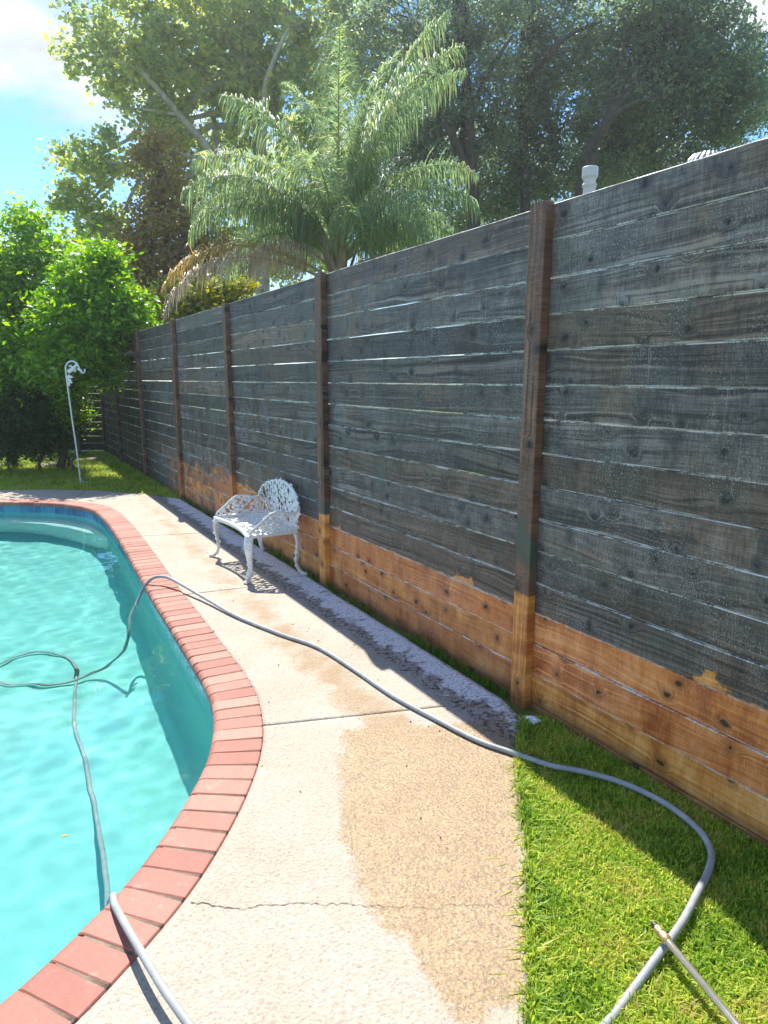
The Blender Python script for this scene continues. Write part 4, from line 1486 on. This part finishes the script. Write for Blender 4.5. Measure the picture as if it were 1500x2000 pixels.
def make_tree(name, label, cat, base, trunk_top, tr, blobs, nclus, crad, per, lsize, lmat, bmat, seed, aspect=0.5, droop=0.0, lean=None, group=None, twigs=True, trunkpts=None, hi_limbs=None):
    base = Vector(base)
    rg = random.Random(seed); r = np.random.default_rng(seed)
    root = empty(name, base, 0.0)
    tag(root, label, cat, group)
    B = np.array(base)
    clus = blobs_to_clusters(blobs, nclus / max(1, sum(b[2] for b in blobs)), r)
    m = MB()
    tt_ = Vector(trunk_top) - base
    tp = [Vector((0, 0, -0.1))]
    for i in range(1, 8):
        t = i / 7
        tp.append(tt_ * t + Vector((rg.gauss(0, 0.05), rg.gauss(0, 0.05), 0)) * (1 if i < 7 else 0))
    if trunkpts:
        tp = [Vector(p) - base for p in trunkpts]
    n_ = len(tp)
    m.tube(tp, [tr * (1.25 if i == 0 else 1.0 - 0.55 * i / (n_ - 1)) for i in range(n_)], 10)
    # limbs to each blob, branches to its clusters
    for (c, rad, w) in blobs:
        c0 = Vector(c) - base
        k = rg.randrange(max(1, n_ // 2), n_)
        limb(m, tp[k], c0, tr * 0.42, tr * 0.13, rg)
        mine = [q for q in clus if np.all(np.abs(q - np.array(c)) <= np.array(rad) * 1.02)]
        if twigs:
            for q in mine[:max(4, int(9 * w))]:
                limb(m, c0 + Vector((rg.gauss(0, .1), rg.gauss(0, .1), rg.gauss(0, .1))), Vector(q) - base, tr * 0.13, tr * 0.03, rg, 0.1, 5, 5)
    if hi_limbs:
        for pts_, r0, r1 in hi_limbs:
            pp = spline([np.array(Vector(p) - base) for p in pts_], 5)
            m.tube(pp, list(np.linspace(r0, r1, len(pp))), 8)
    m.build('trunk', bmat, root, True)
    # leaves
    nper = np.maximum(4, r.normal(per, per * 0.3, len(clus)).astype(int))
    cr2 = crad * r.uniform(0.55, 1.35, len(clus))
    idx = np.repeat(np.arange(len(clus)), nper)
    d = r.normal(0, 0.52, (len(idx), 3))
    d[:, 2] *= 0.75
    cen_ = clus[idx] + d * cr2[idx][:, None]
    me = leaf_mesh('crown', cen_ - B, lsize, lmat, r, aspect, droop)
    link('crown', me, root)
    return root


def px(u, v, y):
    """a point of the yard given in the survey sketch: bearing, elevation, distance"""
    th = R(11.04); f = 1333.0
    dx_ = (u - 750) / f; dz_ = (1000 - v) / f
    yy_ = math.cos(th) + dz_ * math.sin(th); zz_ = dz_ * math.cos(th) - math.sin(th)
    t = y / yy_
    return (dx_ * t, y, 1.61 + zz_ * t)


# sycamore behind the fence on the left
def blob(u, v, y, ru, rv, ry, w=1.0):
    s = y / 1333.0
    return (px(u, v, y), (ru * s, ry, rv * s), w)


syc = [blob(200, 90, 23, 90, 80, 1.2, 1.0), blob(330, 60, 23, 120, 100, 1.8, 1.6), blob(470, 60, 24, 120, 110, 2.0, 1.7), blob(600, 60, 24, 120, 110, 2.0, 1.6), blob(300, 160, 23, 100, 70, 1.4, 1.0),
       blob(420, 190, 24, 120, 90, 1.8, 1.3), blob(540, 200, 24, 100, 100, 1.8, 1.2), blob(190, 305, 22, 75, 42, 0.9, 0.6), blob(315, 262, 23, 50, 50, 1.1, 0.5),
       blob(170, 400, 22, 55, 45, 0.9, 0.55), blob(220, 470, 22, 80, 50, 1.0, 0.8), blob(330, 350, 24.5, 90, 80, 1.2, 0.8), blob(440, 330, 25, 90, 80, 1.4, 0.8), blob(330, -60, 24, 200, 90, 2.5, 1.6), blob(560, -70, 25, 220, 100, 2.5, 1.6),
       blob(250, 560, 22, 70, 60, 1.0, 0.7), blob(680, 160, 25, 80, 110, 1.6, 1.0), blob(530, 420, 26, 110, 90, 1.6, 1.3), blob(620, 330, 26, 90, 100, 1.6, 1.2), blob(470, 520, 26, 110, 70, 1.6, 1.1), blob(600, 520, 26, 110, 70, 1.6, 1.1)]
sb = px(515, 640, 25); sb = (sb[0], 25, 0)
make_tree('sycamore_tree', 'tall sycamore with pale limbs and yellowing leaves, leftmost of the big trees', 'tree', sb, px(505, 100, 25), 0.30, syc, 1350, 0.40, 40, 0.16, M['syc'], M['sycbark'], 41, 0.85,
          trunkpts=[(sb[0], 25, -0.1), px(512, 560, 25), px(508, 400, 25), px(505, 230, 24.7), px(500, 120, 24.5), px(480, 10, 24.5)],
          hi_limbs=[([px(508, 430, 25), px(430, 320, 23.6), px(350, 225, 22.6), px(270, 135, 22.2), px(215, 120, 22.2)], 0.17, 0.04), ([px(508, 350, 25), px(515, 240, 23.2), px(520, 160, 22.8), px(560, 60, 22.6)], 0.15, 0.05),
                    ([px(350, 225, 22.6), px(290, 215, 22.3), px(225, 210, 22.2)], 0.06, 0.02), ([px(430, 320, 23.6), px(340, 300, 22.4), px(250, 320, 21.8), px(180, 310, 21.7)], 0.08, 0.02)])
brz = [blob(310, 330, 20, 45, 60, 0.8, 0.8), blob(320, 430, 20, 70, 70, 1.0, 1.2), blob(350, 520, 20, 75, 70, 1.0, 1.2), blob(330, 600, 20, 80, 50, 1.0, 1.0), blob(270, 500, 20, 45, 60, 0.7, 0.7), blob(410, 470, 20.5, 45, 70, 0.8, 0.8), blob(300, 660, 20, 60, 50, 1, 0.7)]
bb_ = px(335, 640, 20)
make_tree('bronze_tree', 'slim tree with bronze brown foliage beyond the fence, below the sycamore', 'tree', (bb_[0], 20, 0), px(320, 330, 20), 0.16, brz, 230, 0.45, 80, 0.13, M['bron'], M['oakbark'], 43, 0.6)

# oaks on the right
oakA = [blob(820, 60, 21, 110, 100, 2.0, 1.5), blob(930, 90, 21, 100, 110, 2.0, 1.4), blob(790, 190, 21, 80, 80, 1.4, 0.9), blob(880, 230, 21, 90, 80, 1.6, 1.1), blob(960, 260, 21.5, 80, 70, 1.5, 0.9), blob(840, 320, 21.5, 90, 60, 1.4, 0.8),
        blob(900, -60, 22, 180, 90, 2.5, 1.4), blob(720, 40, 23, 90, 90, 1.6, 0.9), blob(880, 400, 22, 80, 60, 1.4, 0.8), blob(760, 300, 23, 80, 80, 1.4, 0.7), blob(720, 420, 24, 100, 80, 1.5, 1.0), blob(810, 460, 24, 100, 70, 1.5, 1.0), blob(900, 470, 23.5, 80, 60, 1.4, 0.8)]
ob = px(925, 600, 21)
make_tree('live_oak', 'dark green oak with straight dark trunk just beyond the palm', 'tree', (ob[0], 21, 0), px(930, 120, 21), 0.22, oakA, 900, 0.45, 72, 0.115, M['oak'], M['oakbark'], 51, 0.5,
          trunkpts=[(ob[0], 21, -0.1), px(926, 480, 21), px(922, 350, 20.6), px(915, 230, 20.5), px(905, 100, 20.5), px(900, -40, 20.5)],
          hi_limbs=[([px(922, 350, 20.6), px(880, 260, 20), px(840, 180, 19.6), px(830, 90, 19.5)], 0.12, 0.04), ([px(915, 230, 20.5), px(950, 150, 20), px(1000, 70, 19.6)], 0.10, 0.03)])
oakB = [blob(1050, 60, 22, 110, 100, 2.0, 1.5), blob(1040, 190, 22, 80, 80, 1.5, 1.0), blob(1000, 340, 22.5, 80, 70, 1.4, 1.0), blob(1090, 300, 22.5, 80, 80, 1.4, 1.0), blob(1130, 140, 22.5, 80, 80, 1.5, 0.9), blob(1060, -60, 23, 170, 80, 2.5, 1.2),
        blob(1070, 380, 23, 120, 50, 1.5, 0.9), blob(960, 420, 23, 70, 50, 1.5, 0.7)]
ob = px(1030, 600, 22)
make_tree('live_oak', 'oak with slender upright trunk and airy crown between the two other oaks', 'tree', (ob[0], 22, 0), px(1040, 80, 22), 0.18, oakB, 740, 0.45, 72, 0.115, M['oak'], M['oakbark'], 52, 0.5,
          trunkpts=[(ob[0], 22, -0.1), px(1028, 470, 22), px(1025, 330, 21.6), px(1020, 200, 21.5), px(1030, 90, 21.5), px(1045, -20, 21.5)],
          hi_limbs=[([px(1022, 230, 21.5), px(1050, 130, 20.4), px(1110, 70, 20), px(1180, 40, 20)], 0.11, 0.03), ([px(1035, 150, 21.3), px(1075, 110, 20.2), px(1130, 95, 19.9)], 0.07, 0.02)])
oakC = [blob(1240, 60, 20, 100, 80, 1.8, 1.3), blob(1330, 50, 20, 100, 90, 1.8, 1.4), blob(1290, 170, 20, 110, 80, 1.8, 1.5), blob(1390, 130, 20, 90, 80, 1.6, 1.2), blob(1200, 230, 20.5, 80, 70, 1.5, 1.1), blob(1310, 260, 20.5, 110, 60, 1.6, 1.2),
        blob(1420, 220, 20, 60, 60, 1.2, 0.8), blob(1180, 330, 21, 80, 60, 1.4, 0.9), blob(1280, 330, 21, 90, 45, 1.5, 0.9), blob(1450, 150, 20, 45, 50, 1.0, 0.5), blob(1300, -50, 20.5, 140, 70, 2.0, 1.0), blob(1500, 190, 20.5, 60, 40, 1.0, 0.5)]
ob = px(1120, 600, 20)
make_tree('live_oak', 'dense bluish green oak with leaning limb, rightmost of the big trees', 'tree', (ob[0], 20, 0), px(1230, 150, 20), 0.22, oakC, 940, 0.45, 76, 0.115, M['oak'], M['oakbark'], 53, 0.5,
          trunkpts=[(ob[0], 20, -0.1), px(1125, 430, 20), px(1155, 290, 19.3), px(1190, 230, 19.2), px(1240, 150, 19.5), px(1290, 60, 19.6)],
          hi_limbs=[([px(1150, 310, 19.4), px(1190, 235, 18.7), px(1240, 200, 18.6), px(1290, 190, 18.8)], 0.10, 0.03)])
# lime shrub over the fence under the palm
lim_ = [blob(400, 600, 15, 60, 55, 0.7, 1.0), blob(450, 575, 15, 45, 45, 0.6, 0.7), blob(360, 640, 15, 60, 50, 0.6, 0.8), blob(330, 590, 15.4, 40, 40, 0.5, 0.4)]
lb = px(400, 700, 15)
make_tree('lime_shrub', 'yellow green shrub just above the fence under the dead palm frond', 'shrub', (lb[0], 15, 0), px(400, 620, 15), 0.06, lim_, 130, 0.3, 42, 0.11, M['shrubv'], M['citbark'], 61, 0.6)

# citrus trees inside the yard, far left
citA = [blob(30, 520, 13.0, 60, 80, 0.8, 1.0), blob(40, 620, 12.8, 80, 90, 1.0, 1.4), blob(-60, 560, 13, 90, 110, 1.2, 1.5), blob(30, 730, 12.6, 80, 80, 0.9, 1.3), blob(50, 440, 13.2, 30, 38, 0.4, 0.35), blob(90, 690, 12.4, 60, 70, 0.7, 0.9), blob(-80, 700, 12.8, 90, 100, 1.0, 1.2), blob(110, 500, 13.0, 28, 40, 0.4, 0.3)]
cb = px(22, 880, 13.0)
make_tree('citrus_tree', 'dark leafed green tree at the left edge, its bare trunk showing', 'tree', (cb[0], 13.0, -0.03), px(20, 700, 13.0), 0.085, citA, 420, 0.32, 72, 0.10, M['cit'], M['citbark'], 71, 0.48)
citB = [blob(180, 560, 12.2, 60, 60, 0.7, 1.0), blob(150, 640, 11.9, 75, 70, 0.8, 1.3), blob(220, 620, 12.0, 50, 50, 0.6, 0.8), blob(190, 700, 11.9, 55, 50, 0.6, 0.8), blob(120, 720, 11.9, 50, 50, 0.6, 0.7), blob(210, 510, 12.3, 30, 30, 0.4, 0.3), blob(255, 600, 12.0, 26, 32, 0.35, 0.3)]
cb = px(110, 880, 12.6)
make_tree('citrus_tree', 'bright sunlit green tree overhanging the fence corner behind the white hook', 'tree', (cb[0], 12.6, -0.03), px(150, 690, 12.2), 0.07, citB, 330, 0.30, 72, 0.10, M['cit'], M['citbark'], 72, 0.48)


def low_shrub(label, u, v, y, ru, rv, seed, mat, n=70, ls=0.06):
    c = px(u, v, y)
    b = [((c[0], y, c[2]), (ru * y / 1333, 0.4, rv * y / 1333), 1.0)]
    make_tree('low_shrub', label, 'shrub', (c[0], y, -0.03), (c[0], y, c[2]), 0.03, b, n, 0.22, 45, ls, mat, M['citbark'], seed, 0.5)


low_shrub('dark low shrub at the left edge beneath the citrus tree', 15, 835, 12.0, 75, 70, 81, M['under'], 190)
low_shrub('broad dark shrub filling the bed left of the hook pole', 75, 820, 12.3, 65, 75, 84, M['under'], 190)
low_shrub('dark shrub at the far left edge in front of the back fence', -70, 820, 12.4, 80, 80, 85, M['under'], 150)
low_shrub('dark low shrub behind the hook pole below the overhanging tree', 120, 790, 12.7, 45, 60, 82, M['under'], 130)
low_shrub('small leafy shrub with a lit top right beside the hook pole', 140, 800, 12.3, 22, 30, 83, M['cit'], 40)


def strap_plant(label, u, v, seed, n=34, L=0.6):
    th = R(11.04)
    dz_ = (1000 - v) / 1333
    t = -(1.61 + 0.03) / (dz_ * math.cos(th) - math.sin(th))
    x = (u - 750) / 1333 * t; y = (math.cos(th) + dz_ * math.sin(th)) * t
    rg = random.Random(seed)
    root = empty('strap_leaf_plant', (x, y, -0.03), 0)
    tag(root, label, 'plant', 'strap leaved plants under the citrus trees')
    for k in range(n):
        m = MB()
        a = rg.uniform(0, 6.28); el = rg.uniform(0.5, 1.35); ll = L * rg.uniform(0.6, 1.15); w = rg.uniform(0.012, 0.022)
        d_ = Vector((math.cos(a), math.sin(a), 0)); s_ = Vector((-math.sin(a), math.cos(a), 0))
        p = Vector((rg.gauss(0, .05), rg.gauss(0, .05), 0)); e = el
        vs = []
        for i in range(6):
            ww = w * (1 - (i / 5) ** 2 * 0.9)
            vs += [p - s_ * ww, p + s_ * ww + Vector((0, 0, 0.002))]
            p = p + (d_ * math.cos(e) + Vector((0, 0, 1)) * math.sin(e)) * ll / 5
            e -= 0.42
        m.add(vs, [(2 * i, 2 * i + 1, 2 * i + 3, 2 * i + 2) for i in range(5)])
        m.build('leaf', M['strap'], root)


strap_plant('arching strap leaved plant left of the hook pole', 75, 905, 91)
strap_plant('strap leaved clump just behind the hook pole base', 125, 900, 92)
strap_plant('strap leaved clump at the far left below the shrubs', 20, 912, 93, 26, 0.5)
strap_plant('sparse strap leaved plant between hook pole and dark fence corner', 160, 893, 94, 14, 0.55)

# edging stones of the bed
for k, (u, v, s_) in enumerate([(85, 913, 0.11), (108, 912, 0.13), (180, 902, 0.12)]):
    th = R(11.04); dz_ = (1000 - v) / 1333
    t = -(1.64) / (dz_ * math.cos(th) - math.sin(th))
    x = (u - 750) / 1333 * t; y = (math.cos(th) + dz_ * math.sin(th)) * t
    bm = bmesh.new(); bmesh.ops.create_icosphere(bm, subdivisions=2, radius=s_)
    rg = random.Random(k)
    for vv in bm.verts:
        vv.co *= rg.uniform(0.85, 1.1); vv.co.z *= 0.5; vv.co.x *= 1.5
    me = bpy.data.meshes.new('edging_stone'); bm.to_mesh(me); bm.free(); me.materials.append(M['stone'])
    o = link('edging_stone', me, None, (x, y, 0.0), rg.uniform(0, 3))
    tag(o, ['rough edging stone under the citrus tree, left one of a pair', 'rough edging stone under the citrus tree, right one of a pair', 'flat stone on the sunny patch by the fence corner'][k], 'stone')


# queen palm
def make_palm():
    PY = 13.2
    c = px(662, 528, PY)
    base = Vector((c[0], PY, -0.03))
    crown = Vector((c[0], PY, c[2] + 0.25))
    root = empty('queen_palm', base)
    tag(root, 'feathery palm with drooping fronds and two dead fronds above the fence', 'palm')
    H = crown.z - base.z
    m = MB()
    m.tube([(0.02 * math.sin(i), 0, H * i / 14) for i in range(15)], [0.19 + 0.012 * (i % 2) - 0.004 * i for i in range(15)], 14)
    m.build('trunk', M['palmbark'], root)
    rgb = random.Random(77)
    # old leaf bases around the top of the trunk
    for k in range(11):
        a = rgb.uniform(0, 6.28)
        d_ = Vector((math.cos(a), math.sin(a), 0))
        h0 = H - rgb.uniform(0.05, 0.55)
        L = rgb.uniform(0.35, 0.8)
        mm = MB()
        pts_ = [d_ * 0.12 + Vector((0, 0, h0)), d_ * (0.17 + L * 0.10) + Vector((0, 0, h0 + L * 0.4)), d_ * (0.18 + L * 0.30) + Vector((0, 0, h0 + L * 0.95))]
        mm.tube(pts_, [0.085, 0.055, 0.018], 6, flat=(d_, 0.45))
        mm.build('leaf_base', M['palmbark'], root)

    def frond(az, el, L, curl, kind, seed, z0=0.0, twist=0.0, droop=1.0):
        L *= 0.90 if el < math.radians(75) else 1.08
        rg = np.random.default_rng(seed)
        d_ = Vector((math.cos(az), math.sin(az), 0)); s_ = Vector((-math.sin(az), math.cos(az), 0))
        n = 26
        p = Vector((0, 0, H + z0)) + d_ * 0.08
        e = el
        pts_ = []; tang = []
        for i in range(n):
            pts_.append(p.copy())
            t_ = d_ * math.cos(e) + Vector((0, 0, 1)) * math.sin(e) + s_ * twist * (i / n) ** 2
            t_.normalize(); tang.append(t_)
            p = p + t_ * (L / (n - 1))
            e -= curl * (0.35 + 1.5 * (i / n)) / n
        mm = MB()
        mm.tube(pts_, list(np.interp(np.linspace(0, 1, n), [0, 0.1, 1], [0.042, 0.024, 0.004])), 6)
        fr = mm.build('frond', M['rachis'] if kind == 'green' else M['rachisd'], root, True)
        if kind != 'green':
            fr['label'] = {'dead': 'withered grey brown frond', 'yellow': 'dying frond turning orange and yellow'}[kind]
        # leaflets
        cnt = int(L * 50)
        T = np.linspace(0.16, 0.995, cnt)
        pa = np.array([list(q) for q in pts_]); ta = np.array([list(q) for q in tang])
        V = []; F = []
        k = 0
        seg_ = 5
        for i, t in enumerate(T):
            P_ = np.array([np.interp(t, np.linspace(0, 1, n), pa[:, j]) for j in range(3)])
            tt2 = np.array([np.interp(t, np.linspace(0, 1, n), ta[:, j]) for j in range(3)])
            for sd in (-1, 1):
                ll = (0.90 if kind == 'green' else 0.62) * (math.sin(math.pi * min(1, 0.14 + 0.86 * t)) ** 0.45) * rg.uniform(0.55, 1.15)
                ww = 0.0090 * rg.uniform(0.7, 1.3) * (1.0 if kind == 'green' else 0.8)
                up = rg.normal(0.2, 0.6)
                dr = np.array(s_) * sd * 0.85 + tt2 * rg.uniform(0.25, 0.75) + np.array([0, 0, up])
                dr /= np.linalg.norm(dr)
                q = P_.copy()
                side = np.cross(dr, np.array([rg.normal(0, .5), rg.normal(0, .5), 1.0])); side /= np.linalg.norm(side)
                for s2 in range(seg_):
                    w_ = ww * (1 - (s2 / (seg_ - 1)) ** 2 * 0.9)
                    V.append(q - side * w_); V.append(q + side * w_)
                    q = q + dr * ll / (seg_ - 1)
                    dr = dr + np.array([0, 0, -0.62 * droop * rg.uniform(0.35, 1.5)])
                    dr /= np.linalg.norm(dr)
                for s2 in range(seg_ - 1):
                    F.append((k + 2 * s2, k + 2 * s2 + 1, k + 2 * s2 + 3, k + 2 * s2 + 2))
                k += 2 * seg_
        me = np_mesh('leaflets', np.array(V), np.array(F), M[{'green': 'palm', 'dead': 'palmd', 'yellow': 'palmy'}[kind]])
        link('leaflets', me, fr)

    A = math.radians
    # azimuth (0 = right, 90 = away, 180 = left), start elevation, length, curl
    spec = [(95, 86, 4.1, 0.35, 0.1), (50, 82, 4.0, 0.75, 0.1), (125, 80, 3.8, 0.9, 0.05), (15, 78, 3.9, 1.15, 0.1), (-35, 76, 3.7, 1.3, 0.05), (-85, 78, 3.5, 1.3, 0.0), (222, 74, 3.7, 1.45, 0.0), (70, 76, 4.1, 1.1, 0.1), (-10, 80, 4.0, 0.8, 0.1),
            (178, 68, 3.8, 1.75, 0.0), (163, 63, 3.5, 1.9, 0.0), (198, 60, 3.7, 2.0, -0.1), (262, 62, 3.3, 2.0, -0.1), (146, 52, 3.4, 2.2, -0.1), (4, 66, 3.6, 1.75, 0.0), (-18, 57, 3.4, 2.0, -0.1), (27, 54, 3.3, 2.0, -0.1), (-52, 52, 3.2, 2.3, -0.1),
            (80, 62, 3.6, 2.0, 0.0), (-3, 46, 3.1, 2.3, -0.1), (188, 50, 3.5, 2.1, -0.1), (150, 62, 3.4, 1.9, -0.1), (285, 50, 2.7, 2.5, -0.1), (158, 40, 3.2, 2.2, -0.1), (105, 50, 3.4, 2.2, -0.1), (12, 36, 2.9, 2.4, -0.1), (172, 56, 3.7, 2.0, -0.05), (-28, 40, 2.8, 2.4, -0.1)]
    for i, (az, el, L, cu, z0) in enumerate(spec):
        frond(A(az), A(el), L, cu, 'green', 100 + i, z0, 0.0, 2.1)
    frond(A(200), A(30), 3.9, 1.75, 'yellow', 201, -0.45, 0, 1.5)
    frond(A(206), A(24), 4.0, 1.75, 'dead', 202, -0.52, 0, 1.6)
    frond(A(203), A(44), 2.3, 2.5, 'dead', 203, -0.30, 0, 1.6)
    frond(A(-14), A(30), 2.0, 2.0, 'dead', 204, -0.30, 0, 1.6)
    return root


make_palm()

# ------------------------------------------------------------------ neighbour's house beyond the fence, mostly hidden
hs = empty('neighbour_house', (5.2, 9.0, -0.03), 0)
tag(hs, 'neighbouring house behind the fence, only white vent pipe and roof turbine showing', 'house')
m = MB(); m.box((0, 0, 1.3), (7.0, 4.4, 2.6)); m.build('wall', M['siding'], hs)
m = MB()
m.add([(-3.8, -2.6, 2.50), (3.8, -2.6, 2.50), (3.8, 2.6, 2.50), (-3.8, 2.6, 2.50), (-2.6, 0, 3.30), (3.8, 0, 3.30)], [(0, 1, 5, 4), (2, 3, 4, 5), (0, 4, 3), (1, 2, 5), (0, 3, 2, 1)])
m.build('roof', M['shingle'], hs)
vp = px(1153, 327, 9.0)
m = MB(); m.lathe((vp[0] - 5.2, 0.0, 3.1), [(0.075, 0), (0.075, vp[2] - 3.1 - 0.02)], 14)
m.lathe((vp[0] - 5.2, 0.0, vp[2] - 0.24 + 0.03), [(0.075, 0), (0.092, 0.03), (0.092, 0.04), (0.082, 0.05)], 14)
m.lathe((vp[0] - 5.2, 0.0, vp[2] - 0.13 + 0.03), [(0.085, 0), (0.098, 0.02), (0.098, 0.12), (0.09, 0.13)], 14)
m.build('vent_pipe', M['pvc'], hs)
tv = px(1381, 283, 9.0)
m = MB()
cx, cz = tv[0] - 5.2, tv[2] - 0.38
m.lathe((cx, 0, 3.1), [(0.16, 0), (0.16, cz - 3.1 + 0.05)], 16)
for k in range(22):
    a = 2 * math.pi * k / 22
    pts_ = []
    for t in np.linspace(0, 1, 7):
        rr2 = 0.24 * math.sin(math.pi * (0.18 + 0.62 * t)) ** 0.8
        aa = a + t * 0.5
        pts_.append((cx + rr2 * math.cos(aa), rr2 * math.sin(aa), cz + 0.29 * t))
    tn = Vector((math.cos(a + 0.9), math.sin(a + 0.9), 0))
    m.tube(pts_, 0.019, 5, flat=(Vector((math.cos(a + 0.25), math.sin(a + 0.25), 0)), 0.25))
m.lathe((cx, 0, cz + 0.27), [(0.15, 0), (0.13, 0.03), (0.02, 0.045)], 16)
m.build('turbine_vent', M['galv'], hs)

# ------------------------------------------------------------------ scattering air, added to imitate lens veil and pale the trees
g = G('lens_veil_air')
pv_ = g.n('VolumePrincipled')
pv_.inputs['Color'].default_value = (0.93, 0.97, 1.0, 1)
pv_.inputs['Density'].default_value = 0.0014
pv_.inputs['Anisotropy'].default_value = 0.55
for l_ in list(g.o.inputs[0].links):
    g.t.links.remove(l_)
g.put(g.o.inputs['Volume'], pv_.outputs[0])
m = MB(); m.box((0, 0, 0), (1, 1, 1))
o = m.build('veil_volume', g.m, None, False, (0, 15, 8.8))
o.scale = (1000, 1000, 22.6)
tag(o, 'thin scattering air added to imitate lens veil over the trees', kind='stuff')
